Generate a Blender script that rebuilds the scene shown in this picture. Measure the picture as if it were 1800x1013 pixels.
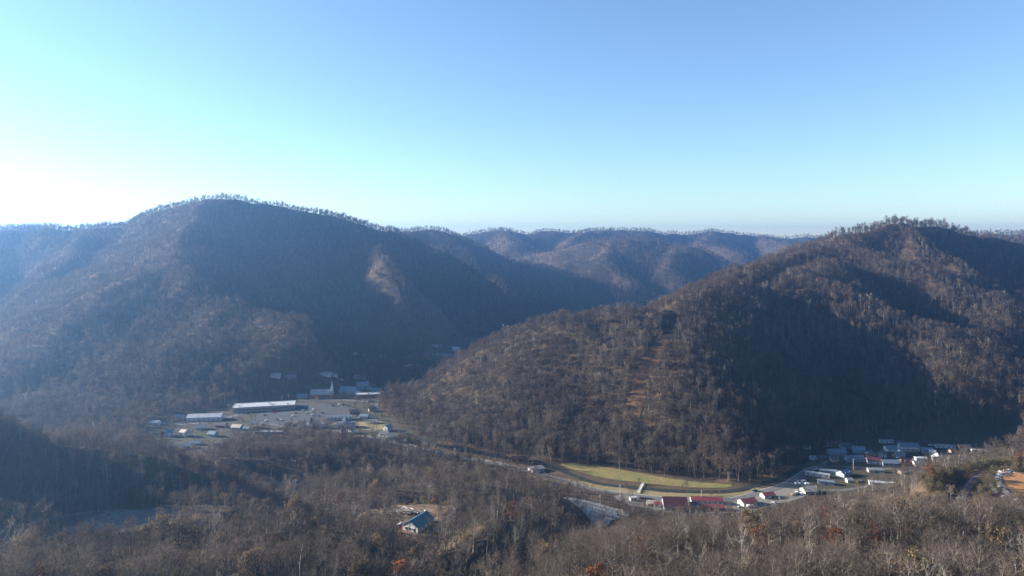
import bpy, bmesh, math, random
import numpy as np

# ------------------------------------------------------------------ camera, sky, sun, exposure
for o in list(bpy.data.objects): bpy.data.objects.remove(o)
S = bpy.context.scene
COL = S.collection
CAM_Z = 230.0; F = 1200.0; CU = 900.0; HZ = 425.0      # metres above the valley floor; focal length, centre column and horizon row of an 1800 px wide picture
cam = bpy.data.cameras.new('camera'); cam.sensor_width = 36; cam.lens = 24
cam.shift_y = -(506.5 - HZ) / 1800; cam.clip_start = 1; cam.clip_end = 60000
co = bpy.data.objects.new('camera', cam); co.location = (0, 0, CAM_Z); co.rotation_euler = (math.pi/2, 0, 0)
COL.objects.link(co); S.camera = co
SUN_AZ = 76.0      # degrees left of the viewing direction
SUN_EL = 18.0
W = bpy.data.worlds.new('World'); S.world = W; W.use_nodes = True
wn = W.node_tree.nodes; wl = W.node_tree.links
bg = wn['Background']; sky = wn.new('ShaderNodeTexSky'); sky.sky_type = 'NISHITA'; sky.sun_disc = False
sky.sun_elevation = math.radians(SUN_EL); sky.sun_rotation = math.radians(-SUN_AZ)
sky.altitude = 400; sky.air_density = 1.0; sky.dust_density = 0.0; sky.ozone_density = 3.4
bg.inputs['Strength'].default_value = 0.053
wl.new(sky.outputs[0], bg.inputs['Color'])
sun = bpy.data.lights.new('sun', 'SUN'); sun.energy = 5.0; sun.angle = math.radians(0.53); sun.color = (1.0, 0.90, 0.77)
so = bpy.data.objects.new('sun', sun); COL.objects.link(so)
az = math.radians(SUN_AZ); el = math.radians(SUN_EL)
SUN_DIR = (-math.sin(az)*math.cos(el), math.cos(az)*math.cos(el), math.sin(el))
from mathutils import Vector
so.rotation_euler = Vector(SUN_DIR).to_track_quat('Z', 'Y').to_euler(); so.location = (-600, 300, 700)
vs = S.view_settings; vs.view_transform = 'Standard'; vs.look = 'None'; vs.exposure = 2.2; vs.gamma = 1.0; vs.use_curve_mapping = False
HAZE = 0.00015; HAZE_G = 0.76; HAZE_COL = (0.25, 0.52, 1.0)
cy = S.cycles
cy.max_bounces = 4; cy.diffuse_bounces = 2; cy.glossy_bounces = 1; cy.transmission_bounces = 1; cy.volume_bounces = 0
cy.transparent_max_bounces = 4; cy.caustics_reflective = False; cy.caustics_refractive = False
cy.use_denoising = True; cy.denoiser = 'OPENIMAGEDENOISE'; cy.denoising_prefilter = 'NONE'
cy.sample_clamp_direct = 3.0; cy.sample_clamp_indirect = 1.0

# ------------------------------------------------------------------ helpers
def at(u, v, z=0.0):
    """ground point seen at picture position (u, v) when the ground there lies at height z"""
    Y = (CAM_Z - z) * F / (v - HZ)
    return ((u - CU) / F * Y, Y, z)
def dp(u, v, Y):
    return ((u - CU) / F * Y, Y, CAM_Z + (HZ - v) / F * Y)
def lin(c):
    return tuple(((x/255)/12.92 if x/255 <= 0.04045 else ((x/255+0.055)/1.055)**2.4) for x in c)
def tag(o, label=None, cat=None, group=None, kind=None):
    if label: o['label'] = label
    if cat: o['category'] = cat
    if group: o['group'] = group
    if kind: o['kind'] = kind
    return o
def obj(name, me, parent=None, loc=None, rz=None):
    o = bpy.data.objects.new(name, me); COL.objects.link(o)
    if parent: o.parent = parent
    if loc: o.location = loc
    if rz is not None: o.rotation_euler = (0, 0, rz)
    return o
def empty(name, loc, rz=0.0):
    o = bpy.data.objects.new(name, None); COL.objects.link(o); o.location = loc; o.rotation_euler = (0, 0, rz)
    o.empty_display_size = 2
    return o
def mesh(name, verts, faces, mat, smooth=False):
    me = bpy.data.meshes.new(name); me.from_pydata([tuple(v) for v in verts], [], faces)
    if mat is not None:
        for m in (mat if isinstance(mat, (list, tuple)) else [mat]): me.materials.append(m)
    if smooth: me.polygons.foreach_set('use_smooth', [True]*len(me.polygons))
    me.update(); return me
_mats = {}
def paint(name, col, rough=0.8, var=0.12, scale=0.6, metal=0.0, bump=0.0):
    """procedural painted / weathered surface: colour broken up by two noises"""
    if name in _mats: return _mats[name]
    m = bpy.data.materials.new(name); m.use_nodes = True; n = m.node_tree.nodes; l = m.node_tree.links
    b = n['Principled BSDF']; b.inputs['Roughness'].default_value = rough; b.inputs['Metallic'].default_value = metal
    b.inputs['Specular IOR Level'].default_value = 0.25
    tc = n.new('ShaderNodeTexCoord'); nz = n.new('ShaderNodeTexNoise'); nz.inputs['Scale'].default_value = scale; nz.inputs['Detail'].default_value = 5
    l.new(tc.outputs['Object'], nz.inputs['Vector'])
    mp = n.new('ShaderNodeMapRange'); mp.inputs[1].default_value = 0.3; mp.inputs[2].default_value = 0.7
    mp.inputs[3].default_value = 1 - var; mp.inputs[4].default_value = 1 + var
    l.new(nz.outputs['Fac'], mp.inputs[0])
    mx = n.new('ShaderNodeVectorMath'); mx.operation = 'SCALE'; mx.inputs[0].default_value = col
    l.new(mp.outputs[0], mx.inputs['Scale']); l.new(mx.outputs[0], b.inputs['Base Color'])
    _mats[name] = m; return m
GROUND_TONE = 0.64; BARK_TONE = 0.66
def ground_mat(name, cols, scale=0.02, fine=0.35, rough=0.95, bump=0.0):
    """soil / grass / gravel: three colours mixed by a broad and a fine noise"""
    if name in _mats: return _mats[name]
    cols = [tuple(x*GROUND_TONE for x in c) for c in cols]
    m = bpy.data.materials.new(name); m.use_nodes = True; n = m.node_tree.nodes; l = m.node_tree.links
    b = n['Principled BSDF']; b.inputs['Roughness'].default_value = rough; b.inputs['Specular IOR Level'].default_value = 0.15
    g = n.new('ShaderNodeNewGeometry')
    a1 = n.new('ShaderNodeTexNoise'); a1.inputs['Scale'].default_value = scale; a1.inputs['Detail'].default_value = 6
    a2 = n.new('ShaderNodeTexNoise'); a2.inputs['Scale'].default_value = fine; a2.inputs['Detail'].default_value = 4
    l.new(g.outputs['Position'], a1.inputs['Vector']); l.new(g.outputs['Position'], a2.inputs['Vector'])
    r = n.new('ShaderNodeValToRGB'); e = r.color_ramp.elements
    e[0].position = 0.36; e[0].color = (*cols[0], 1); e[1].position = 0.64; e[1].color = (*cols[1], 1)
    l.new(a1.outputs['Fac'], r.inputs[0])
    mx = n.new('ShaderNodeMix'); mx.data_type = 'RGBA'; mx.inputs[7].default_value = (*cols[2], 1)
    mp = n.new('ShaderNodeMapRange'); mp.inputs[1].default_value = 0.42; mp.inputs[2].default_value = 0.68
    l.new(a2.outputs['Fac'], mp.inputs[0]); l.new(mp.outputs[0], mx.inputs[0]); l.new(r.outputs[0], mx.inputs[6])
    l.new(mx.outputs[2], b.inputs['Base Color'])
    if bump:
        bp = n.new('ShaderNodeBump'); bp.inputs['Strength'].default_value = bump; bp.inputs['Distance'].default_value = 0.5
        l.new(a2.outputs['Fac'], bp.inputs['Height']); l.new(bp.outputs[0], b.inputs['Normal'])
    _mats[name] = m; return m

# ------------------------------------------------------------------ terrain
_rs = np.random.RandomState(7); _LAT = _rs.rand(256, 256)
def vnoise(x, y):
    xi = np.floor(x).astype(int); yi = np.floor(y).astype(int); fx = x-xi; fy = y-yi
    fx = fx*fx*(3-2*fx); fy = fy*fy*(3-2*fy)
    a = _LAT[xi & 255, yi & 255]; b = _LAT[(xi+1) & 255, yi & 255]; c = _LAT[xi & 255, (yi+1) & 255]; d = _LAT[(xi+1) & 255, (yi+1) & 255]
    return (a*(1-fx)+b*fx)*(1-fy)+(c*(1-fx)+d*fx)*fy - 0.5
def fbm(x, y, s, o=3):
    r = 0; a = 1.0
    for k in range(o):
        r = r + a*vnoise(x/s+17.3*k, y/s+9.1*k); a *= 0.5; s *= 0.47
    return r
# ridges: crest points as (column, row, distance); slope; roundness of the crest
RIDGES = [
 # long mountain on the left and its spurs
 ([(-500,420,2000),(-200,408,1900),(0,409,1860),(120,405,1850),(220,398,1830),(300,371,1800),(335,360,1788),(368,353,1780),(410,356,1795),(460,362,1815),(560,380,1890),(650,404,1960),(690,409,2000),(760,445,1960),(830,485,1900),(900,520,1850),(1000,560,1780)], .76, 12),
 ([(350,374,1740),(312,420,1540),(285,463,1380),(340,497,1300),(400,527,1235),(500,573,1140),(600,634,1060),(645,660,1040)], .50, 8),
 ([(120,560,1330),(70,610,1190),(20,665,1060),(-30,715,960)], .50, 18),
 ([(-150,420,1700),(-200,470,1450),(-260,540,1270),(-240,620,1080)], .66, 12),
 ([(150,415,1760),(110,465,1580),(60,530,1420)], .80, 9),
 ([(480,374,1800),(500,430,1660),(530,500,1560),(545,560,1480)], .85, 8),
 ([(600,409,1880),(650,437,1690),(688,474,1550),(714,538,1460),(732,598,1410)], 1.0, 6),
 # the hill behind its right shoulder
 ([(640,412,2450),(700,410,2450),(785,407,2500),(850,440,2450),(950,470,2400),(1050,497,2350),(1130,522,2300)], .55, 16),
 ([(790,410,2480),(830,465,2280),(900,515,2120)], .66, 10),
 ([(920,462,2420),(960,520,2220)], .66, 10),
 # far ridges
 ([(900,452,3150),(1000,434,2950),(1080,418,2950),(1150,422,2950),(1210,432,2900),(1270,457,2800),(1320,485,2700)], .5, 20),
 ([(1080,418,2950),(1060,455,2700),(1110,500,2500)], .62, 12),
 ([(1190,428,2900),(1180,465,2650)], .62, 12),
 ([(780,418,3500),(820,412,3600),(880,404,3700),(925,412,3750),(960,406,3800),(1000,412,3850),(1040,406,3900),(1120,406,3900),(1165,414,4000),(1200,414,4100),(1260,409,4200),(1330,416,4300),(1400,418,4300),(1500,420,4300),(1800,420,4400)], .48, 20),
 ([(1260,409,4200),(1230,425,3700),(1290,440,3400)], .55, 14),
 ([(1330,416,4300),(1400,432,3600)], .55, 14),
 ([(880,404,3700),(900,425,3300)], .55, 14),
 ([(1040,406,3900),(1010,420,3500)], .55, 14),
 ([(-300,398,5000),(-100,402,5000),(20,397,5000),(62,395,5000),(95,404,5000),(200,412,5100),(600,415,5200)], .45, 25),
 ([(-2500,418,6000),(-500,420,6300),(500,421,6600),(1500,421,6600),(2600,419,6000)], .4, 30),
 # the mountain on the right: nose, crest, summit
 ([(700,690,990),(760,656,985),(810,634,980),(870,609,970),(950,579,960),(1000,562,950),(1100,549,935),(1165,546,925),(1225,524,970),(1280,486,1080),(1350,458,1180),(1420,434,1260),(1500,411,1320),(1580,398,1350),(1650,404,1360),(1720,414,1370),(1800,427,1380),(2100,430,1450),(2600,440,1500)], .68, 10),
 ([(1165,546,925),(1250,533,985),(1330,518,1050),(1400,494,1080),(1440,468,1150)], .62, 7),
 ([(1200,540,940),(1225,602,880),(1245,682,800),(1265,780,715),(1285,842,660)], .80, 7),
 ([(1130,552,925),(1125,610,870),(1110,690,800),(1090,770,735)], .80, 6),
 ([(1050,560,940),(1030,630,880),(990,710,805),(950,785,742)], .80, 6),
 ([(930,592,955),(890,680,870),(850,760,800)], .75, 8),
 ([(1430,440,1250),(1500,446,1230),(1560,460,1190),(1640,481,1130),(1740,518,1080),(1850,568,1040)], .66, 8),
 ([(1400,494,1080),(1480,522,1030),(1540,543,1000),(1640,575,950),(1720,604,920),(1800,654,890)], .66, 7),
 ([(1640,575,950),(1690,645,900),(1720,722,850)], .75, 7),
 ([(1580,398,1350),(1590,418,1290),(1640,448,1235),(1690,462,1190)], .66, 8),
 ([(1800,427,1380),(1840,500,1200),(1900,600,1000)], .66, 10),
 # near left ridge; its unseen left end is raised to shade the frosty field
 ([(-420,610,520),(-220,645,530),(-70,735,545),(0,780,548),(150,787,545),(250,803,545),(330,835,545),(400,874,540)], .85, 6),
 # near wood along the bottom left and centre
 ([(-200,1045,300),(0,1018,320),(150,996,335),(350,968,365),(500,932,405),(620,946,405),(720,1012,385),(815,965,410),(870,915,460),(945,915,505)], .72, 7),
 ([(-200,1120,250),(100,1085,270),(330,1060,285),(480,1040,310)], .45, 14),
 # knolls in the middle
 ([(400,806,650),(480,806,660),(545,822,650)], .85, 7),
 ([(545,796,690),(640,803,680),(745,826,655)], .8, 7),
 ([(620,880,545),(700,868,560),(850,868,560),(940,880,560)], .30, 12),
 # near wood along the bottom right
 ([(1085,1050,305),(1140,1005,330),(1220,985,345),(1350,974,345),(1500,968,338),(1650,960,342),(1800,962,345),(2100,950,360)], .48, 12),
 ([(1160,1180,230),(1320,1120,250),(1600,1110,250),(1900,1110,250)], .42, 20),
 ([(0,1500,110),(600,1500,120),(1300,1500,120),(2500,1400,130)], .55, 20),
 # hill at the right edge with the yard of scrapped cars
 ([(1600,884,555),(1640,868,562),(1700,842,572),(1760,829,584),(1850,826,590),(2000,824,600)], .50, 9),
]
# far rim that closes the valleys outside the picture
def wpt(x, y, z): return ('w', x, y, z)
RIDGES += [
 ([wpt(-1500,900,250),wpt(-1700,1500,270),wpt(-2600,2600,280)], .5, 20),
 ([wpt(900,700,180),wpt(1500,900,260),wpt(2500,1200,270)], .5, 20),
 ([wpt(900,350,150),wpt(1200,-200,200)], .5, 20),
 ([wpt(-900,350,140),wpt(-1100,-200,190)], .5, 20),
 ([wpt(1900,3000,260),wpt(2600,2000,260)], .5, 20),
]
# levelled ground: centre, half-lengths, heading, height
_p = at
PADS = []
def pad(c, rx, ry, rot, z, soft=0.5): PADS.append((c[0], c[1], rx, ry, math.radians(rot), z, soft))
pad(at(735, 925, 33), 26, 20, 0, 33, .6)
pad(at(720, 900, 32), 34, 15, 8, 32, .6)
pad((-268, 455), 78, 22, 14, 44, .45)
pad(at(1800, 853, 40), 70, 34, -5, 40, .35)
RAIL = [at(1672, 897, 34), at(1688, 878, 34), at(1697, 862, 34), at(1708, 848, 34), at(1722, 838, 34), at(1760, 826, 36)]
FLOOR = [at(400, 722), at(500, 706), at(580, 697), at(668, 700), at(640, 660), at(640, 630), at(700, 640), at(760, 622), at(815, 604)]     # side valley of the far town
FLOOR2 = [at(1425, 805), at(1480, 785), at(1600, 782), at(1790, 775)]
def ridge_pts(p):
    return np.array([(q[1], q[2], q[3]) if q[0] == 'w' else dp(*q) for q in p], float)
def smax(a, b, k):
    h = np.maximum(k-np.abs(a-b), 0)/k
    return np.maximum(a, b)+h*h*k*0.25
def height(x, y):
    x = np.asarray(x, float); y = np.asarray(y, float)
    amp = np.clip((np.hypot(x, y)-250)/900, 0.25, 1.3)
    wx = x + 16*amp*fbm(x, y, 90)*1.6; wy = y + 16*amp*fbm(x+500, y+300, 90)*1.6
    z = np.full(x.shape, -40.0)
    for pts, k, r in RIDGES:
        P = ridge_pts(pts); best = None
        for i in range(len(P)-1):
            a, b = P[i], P[i+1]; d = b-a; L2 = d[0]**2+d[1]**2
            t = np.clip(((wx-a[0])*d[0]+(wy-a[1])*d[1])/L2, 0, 1)
            dist = np.hypot(wx-(a[0]+t*d[0]), wy-(a[1]+t*d[1]))
            h = a[2]+t*d[2] - k*(np.sqrt(dist*dist+r*r)-r)
            best = h if best is None else np.maximum(best, h)
        z = smax(z, best, 9.0)
    hh = np.clip(z/60, 0, 1)
    big = np.clip((np.hypot(x, y)-350)/600, 0.15, 1)
    z = z + hh*big*(16*fbm(x+90, y, 130, 2) + 7*fbm(x, y+77, 45, 2))
    z = smax(z, np.zeros_like(z), 14.0)
    for (cx, cyy, rx, ry, rot, pz, soft) in PADS:
        ca, sa = math.cos(rot), math.sin(rot)
        lx = ((x-cx)*ca+(y-cyy)*sa)/rx; ly = (-(x-cx)*sa+(y-cyy)*ca)/ry
        d = np.sqrt(lx*lx+ly*ly); w = 1-np.clip((d-1)/soft, 0, 1); w = w*w*(3-2*w)
        z = z*(1-w)+pz*w
    w, pz = polydist(x, y, RAIL, 4.0, 14.0); z = z*(1-w)+pz*w
    w, pz = polydist(x, y, FLOOR, 28.0, 70.0); z = z*(1-w)+pz*w
    w, pz = polydist(x, y, FLOOR2, 22.0, 45.0); z = z*(1-w)+pz*w
    return z
def polydist(x, y, pts, half, soft):
    bd = np.full(np.shape(x), 1e9); bz = np.zeros(np.shape(x))
    for a, b in zip(pts[:-1], pts[1:]):
        dx, dy = b[0]-a[0], b[1]-a[1]
        t = np.clip(((x-a[0])*dx+(y-a[1])*dy)/(dx*dx+dy*dy), 0, 1)
        d = np.hypot(x-(a[0]+t*dx), y-(a[1]+t*dy)); m = d < bd
        bd = np.where(m, d, bd); bz = np.where(m, a[2]+t*(b[2]-a[2]), bz)
    w = 1-np.clip((bd-half)/soft, 0, 1)
    return w*w*(3-2*w), bz
def linedist(x, y, pts):
    bd = np.full(np.shape(x), 1e9)
    for a, b in zip(pts[:-1], pts[1:]):
        dx, dy = b[0]-a[0], b[1]-a[1]
        t = np.clip(((x-a[0])*dx+(y-a[1])*dy)/(dx*dx+dy*dy+1e-9), 0, 1)
        bd = np.minimum(bd, np.hypot(x-(a[0]+t*dx), y-(a[1]+t*dy)))
    return bd
def inpoly(x, y, poly):
    c = np.zeros(np.shape(x), bool); n = len(poly)
    for i in range(n):
        x1, y1 = poly[i][:2]; x2, y2 = poly[(i+1) % n][:2]
        k = ((y1 > y) != (y2 > y)) & (x < (x2-x1)*(y-y1)/((y2-y1) or 1e-9)+x1)
        c ^= k
    return c
# one ground sheet: rows fan out from a point behind the viewpoint so that the mesh is finer near by
NR, NA = 620, 620; OY = -320.0
rr = 150*(7000/150)**(np.arange(NR)/(NR-1)); aa = np.radians(np.linspace(-58, 58, NA))
GX = np.sin(aa)[None, :]*rr[:, None]; GY = OY+np.cos(aa)[None, :]*rr[:, None]
GZ = height(GX, GY)
def gz(x, y):
    """height of the ground sheet itself (bilinear on its grid)"""
    x = np.asarray(x, float); y = np.asarray(y, float)-OY
    fr = np.log(np.hypot(x, y)/150)/math.log(7000/150)*(NR-1); fa = (np.arctan2(x, y)-aa[0])/(aa[-1]-aa[0])*(NA-1)
    i = np.clip(np.floor(fr).astype(int), 0, NR-2); j = np.clip(np.floor(fa).astype(int), 0, NA-2)
    a = np.clip(fr-i, 0, 1); b = np.clip(fa-j, 0, 1)
    return (GZ[i, j]*(1-a)+GZ[i+1, j]*a)*(1-b)+(GZ[i, j+1]*(1-a)+GZ[i+1, j+1]*a)*b
def hit(u, v):
    """first point of the ground seen at picture position (u, v)"""
    Y = np.arange(200, 4000, 2.0); X = (u-CU)/F*Y; g = gz(X, Y) >= CAM_Z-(v-HZ)/F*Y
    k = int(np.argmax(g)); return (float(X[k]), float(Y[k]), float(gz(X[k], Y[k])))
CUT = [dp(1168,545,925), dp(1176,590,890), dp(1160,630,860), dp(1130,680,815), dp(1105,730,765)]
litter = ground_mat('leaf_litter', [(.105,.070,.045), (.072,.054,.040), (.135,.090,.055)], 0.012, 0.12)
idx = np.arange(NR*NA).reshape(NR, NA)
q = np.stack([idx[:-1, :-1], idx[:-1, 1:], idx[1:, 1:], idx[1:, :-1]], -1).reshape(-1, 4)
me = bpy.data.meshes.new('terrain')
me.vertices.add(NR*NA); me.vertices.foreach_set('co', np.stack([GX, GY, GZ], -1).astype(np.float32).ravel())
me.loops.add(q.size); me.loops.foreach_set('vertex_index', q[:, ::-1].astype(np.int32).ravel())
me.polygons.add(len(q)); me.polygons.foreach_set('loop_start', np.arange(0, q.size, 4, dtype=np.int32))
me.polygons.foreach_set('use_smooth', np.ones(len(q), bool)); me.materials.append(litter); me.update(calc_edges=True)
tag(obj('terrain', me), 'wooded Appalachian hills and valley floor covered with brown leaf litter', 'terrain', kind='structure')
# ------------------------------------------------------------------ sheets on the ground: roads, lots, fields, water
TREE_ZONES = []; TREE_LINES = []; FOOT = []; BRUSH_ZONES = []
def w(pts, z=0.0): return [at(u, v, z) for u, v in pts]
def rough(poly, amp=1.3):
    """closed outline, rounded between its corners and made uneven"""
    Q = np.array([p[:2] for p in poly]); n = len(Q); out = []
    for i in range(n):
        p0, p1, p2, p3 = Q[i-1], Q[i], Q[(i+1) % n], Q[(i+2) % n]; k = max(2, int(np.linalg.norm(p2-p1)/4))
        for j in range(k):
            t = j/k; out.append(.5*((2*p1)+(-p0+p2)*t+(2*p0-5*p1+4*p2-p3)*t*t+(-p0+3*p1-3*p2+p3)*t**3))
    out = np.array(out); out[:, 0] += amp*2*fbm(out[:, 0], out[:, 1], 9, 2); out[:, 1] += amp*2*fbm(out[:, 0]+50, out[:, 1]+9, 9, 2)
    return out
def drape(name, poly, mat, lift, label, cat, step=7.0, kind='structure'):
    poly = rough(poly)
    bm = bmesh.new(); vs_ = [bm.verts.new((p[0], p[1], 0)) for p in poly]; bm.faces.new(vs_)
    xs = [p[0] for p in poly]; ys = [p[1] for p in poly]
    for lo, hi, ax in ((min(xs), max(xs), 0), (min(ys), max(ys), 1)):
        k = max(1, int((hi-lo)/step))
        for i in range(1, k):
            c = [0, 0, 0]; c[ax] = lo+(hi-lo)*i/k; nn = [0, 0, 0]; nn[ax] = 1
            bmesh.ops.bisect_plane(bm, geom=bm.verts[:]+bm.edges[:]+bm.faces[:], plane_co=c, plane_no=nn)
    z = gz([v.co.x for v in bm.verts], [v.co.y for v in bm.verts])
    for v, h in zip(bm.verts, z): v.co.z = h+lift
    bmesh.ops.recalc_face_normals(bm, faces=bm.faces[:])
    if sum(f.normal.z for f in bm.faces) < 0: bmesh.ops.reverse_faces(bm, faces=bm.faces[:])
    me = bpy.data.meshes.new(name); bm.to_mesh(me); bm.free(); me.materials.append(mat)
    return tag(obj(name, me), label, cat, kind=kind)
def resample(pts, step=5.0):
    P = np.array([p[:2] for p in pts]); out = []
    # Catmull-Rom through the points
    for i in range(len(P)-1):
        p0 = P[max(i-1, 0)]; p1 = P[i]; p2 = P[i+1]; p3 = P[min(i+2, len(P)-1)]
        n = max(2, int(np.linalg.norm(p2-p1)/step))
        for k in range(n):
            t = k/n; out.append(.5*((2*p1)+(-p0+p2)*t+(2*p0-5*p1+4*p2-p3)*t*t+(-p0+3*p1-3*p2+p3)*t**3))
    out.append(P[-1]); return np.array(out)
def ribbon(name, pts, width, mat, lift, label, cat, kind='structure', off=0.0, parent=None):
    C = resample(pts); T = np.gradient(C, axis=0); T /= np.linalg.norm(T, axis=1)[:, None]; Nn = np.stack([-T[:, 1], T[:, 0]], -1)
    vsx = []; fs = []; K = 5 if width > 3 else 2
    for k in range(K):
        q_ = C+Nn*(off+width*(k/(K-1)-.5)); z = gz(q_[:, 0], q_[:, 1])+lift
        vsx += [(a[0], a[1], h) for a, h in zip(q_, z)]
    n = len(C)
    for k in range(K-1):
        for i in range(n-1): fs.append((k*n+i+1, k*n+i, (k+1)*n+i, (k+1)*n+i+1)[::-1])
    me = mesh(name, vsx, fs, mat); 
    if me.polygons and me.polygons[0].normal.z < 0: me.flip_normals()
    o = obj(name, me, parent)
    return tag(o, label, cat, kind=kind) if not parent else o
asphalt = ground_mat('asphalt', [(.17,.165,.16), (.13,.13,.13), (.21,.20,.19)], .03, .4)
darkasph = ground_mat('parking_asphalt', [(.085,.09,.095), (.065,.068,.072), (.11,.11,.11)], .03, .3)
gravel = ground_mat('gravel', [(.24,.225,.195), (.18,.17,.155), (.29,.265,.22)], .03, .5)
grass = ground_mat('winter_grass', [(.22,.20,.07), (.32,.24,.10), (.16,.165,.055)], .06, .3)
drygrass = ground_mat('dry_grass', [(.30,.235,.12), (.22,.19,.085), (.33,.27,.16)], .03, .3)
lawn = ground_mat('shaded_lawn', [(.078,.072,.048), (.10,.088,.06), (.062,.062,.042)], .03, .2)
frost = ground_mat('frosty_grass', [(.13,.13,.125), (.17,.17,.168), (.10,.095,.08)], .03, .25)
dirt = ground_mat('orange_dirt', [(.42,.21,.085), (.34,.17,.07), (.48,.27,.12)], .05, .3)
tandirt = ground_mat('tan_dirt', [(.25,.165,.10), (.18,.12,.075), (.31,.22,.15)], .09, .35)
cutsoil = ground_mat('cleared_slope', [(.28,.145,.075), (.21,.125,.068), (.15,.10,.062)], .04, .2)
ballast = ground_mat('ballast', [(.26,.25,.24), (.21,.20,.19), (.31,.30,.28)], .1, .8)
water = paint('creek_water', (.03,.038,.035), .12, .2, .2)
whitepaint = paint('road_paint', (.7,.7,.66), .7)

FIELD = w([(985,818),(1010,815),(1060,821),(1130,833),(1200,845),(1285,853),(1275,858),(1235,858),(1180,854),(1120,848),(1060,841),(1030,833)])
drape('hay_field', FIELD, grass, .14, 'yellow-green hay field along the foot of the dark mountain', 'field')
VERGE = w([(940,838),(1000,843),(1060,853),(1120,861),(1200,868),(1290,867),(1330,858),(1345,862),(1290,875),(1200,878),(1110,868),(1040,860),(960,848)])
drape('verge', VERGE, drygrass, .10, 'tan dry grass strip between creek and road', 'verge')
CREEK = w([(700,757),(780,785),(860,800),(930,812),(985,827),(1045,849),(1120,858),(1200,864),(1280,864),(1335,852),(1385,834),(1430,800),(1480,778)])
ribbon('creek', CREEK, 7, water, .22, 'dark creek running between the field and the road', 'creek')
ROAD = w([(560,752),(640,768),(700,779),(760,795),(850,811),(925,827),(985,845),(1040,861),(1110,871),(1200,879),(1280,879),(1335,866),(1385,850),(1420,828),(1445,820)])
ribbon('road', ROAD, 8.5, asphalt, .26, 'grey valley road curving past the hay field', 'road')
ribbon('road_edge_line', ROAD, .25, whitepaint, .30, 'white edge line on the valley road', 'marking', off=3.6)
STREETS = [w([(1440,820),(1500,822),(1580,826),(1640,832),(1700,826)]), w([(1445,820),(1460,806),(1500,801),(1560,803),(1640,808),(1700,800)]), w([(1380,850),(1420,858),(1480,862),(1580,850)]), w([(1620,866),(1600,856),(1640,846)])]
for s, lb in zip(STREETS, ['grey street running through the shaded houses', 'narrow lane behind the shaded houses', 'lane in front of the shaded trailers', 'pale track leading up out of the shaded hollow']):
    ribbon('street', s, 4.5, asphalt, .24, lb, 'street')
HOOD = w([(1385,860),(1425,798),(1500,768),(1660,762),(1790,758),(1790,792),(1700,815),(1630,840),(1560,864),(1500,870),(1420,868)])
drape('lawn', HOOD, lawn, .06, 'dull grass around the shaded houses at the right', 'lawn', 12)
LOT = w([(990,892),(1040,893),(1108,908),(1080,926),(1052,942),(1018,918)])
drape('gravel_lot', LOT, ground_mat('pale_gravel', [(.46,.43,.38), (.36,.34,.31), (.55,.51,.45)], .05, .4), .16, 'pale gravel lot at the mouth of the hollow', 'lot')
YARD = w([(1085,872),(1160,876),(1290,880),(1345,866),(1420,848),(1430,866),(1350,892),(1290,902),(1150,900),(1095,885)])
drape('work_yard', YARD, gravel, .12, 'pale gravel yard around the red-roofed buildings', 'lot')
PARK = w([(445,742),(475,717),(520,711),(590,712),(618,722),(600,738),(550,745),(500,748)])
drape('parking_lot', PARK, darkasph, .2, 'asphalt parking lot beside the long white-roofed shopping building', 'lot')
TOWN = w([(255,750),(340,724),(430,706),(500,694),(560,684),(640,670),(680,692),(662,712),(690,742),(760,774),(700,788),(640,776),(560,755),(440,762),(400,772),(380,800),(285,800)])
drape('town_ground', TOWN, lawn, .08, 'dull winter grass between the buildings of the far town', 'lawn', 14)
ribbon('town_road', w([(260,742),(340,745),(430,727),(480,708),(560,703),(640,706),(662,712)]), 9, asphalt, .26, 'shaded road passing behind the shopping building', 'road')
ribbon('town_street', w([(440,742),(520,752),(560,752),(600,742),(650,728),(662,712),(668,690),(640,668),(600,660)]), 6, asphalt, .30, 'street between the churches of the far town', 'street')
PATCH = w([(630,743),(672,742),(690,750),(660,757),(632,753)])
drape('grass_patch', PATCH, drygrass, .16, 'sunlit tan grass patch at the foot of the mountain nose', 'field')
FARCLEAR = [hit(*q_) for q_ in [(605,622),(640,623),(672,626),(660,634),(625,633),(605,628)]]
drape('far_clearing', FARCLEAR, drygrass, .3, 'sunlit tan clearing at the foot of the far spur', 'field', 12)
FROST = w([(-60,985),(0,968),(60,950),(110,932),(165,906),(205,893),(270,892),(330,900),(325,915),(270,928),(190,940),(110,962),(30,995),(-60,1020)], 44)
drape('frosty_field', FROST, frost, .15, 'blue-grey frosty field in the shade of the near ridge', 'field')
POND = w([(462,848),(500,846),(542,850),(538,858),(500,864),(465,858)], 6)
drape('small_frosty_field', POND, frost, .3, 'small pale frosty field between the wooded knolls', 'field')
CLEAR = w([(655,890),(695,886),(768,884),(785,893),(775,908),(762,925),(756,942),(716,944),(700,918),(662,899)], 33)
drape('clearing', CLEAR, tandirt, .15, 'tan and orange dirt clearing around the blue-roofed house', 'clearing', 5)
DRIVE = w([(765,935),(775,915),(795,902),(800,892),(780,884),(740,882)], 33)
ribbon('driveway', DRIVE, 3.6, gravel, .22, 'pale gravel driveway beside the blue-roofed house', 'driveway')
SALV = w([(1745,845),(1752,832),(1790,822),(1850,818),(1850,905),(1800,888),(1772,876),(1752,862)], 40)
drape('dirt_yard', SALV, dirt, .15, 'bright orange bare dirt yard at the right edge', 'yard')
o = ribbon('railway_bed', RAIL, 5.5, ballast, .2, 'grey railway bed curving up the hill at the right', 'railway')
for s in (-.72, .72): ribbon('rail', RAIL, .16, paint('rail_steel', (.12,.09,.075), .5), .42, None, None, off=s, parent=o)
C_ = resample(RAIL, .75); T_ = np.gradient(C_, axis=0)
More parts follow.
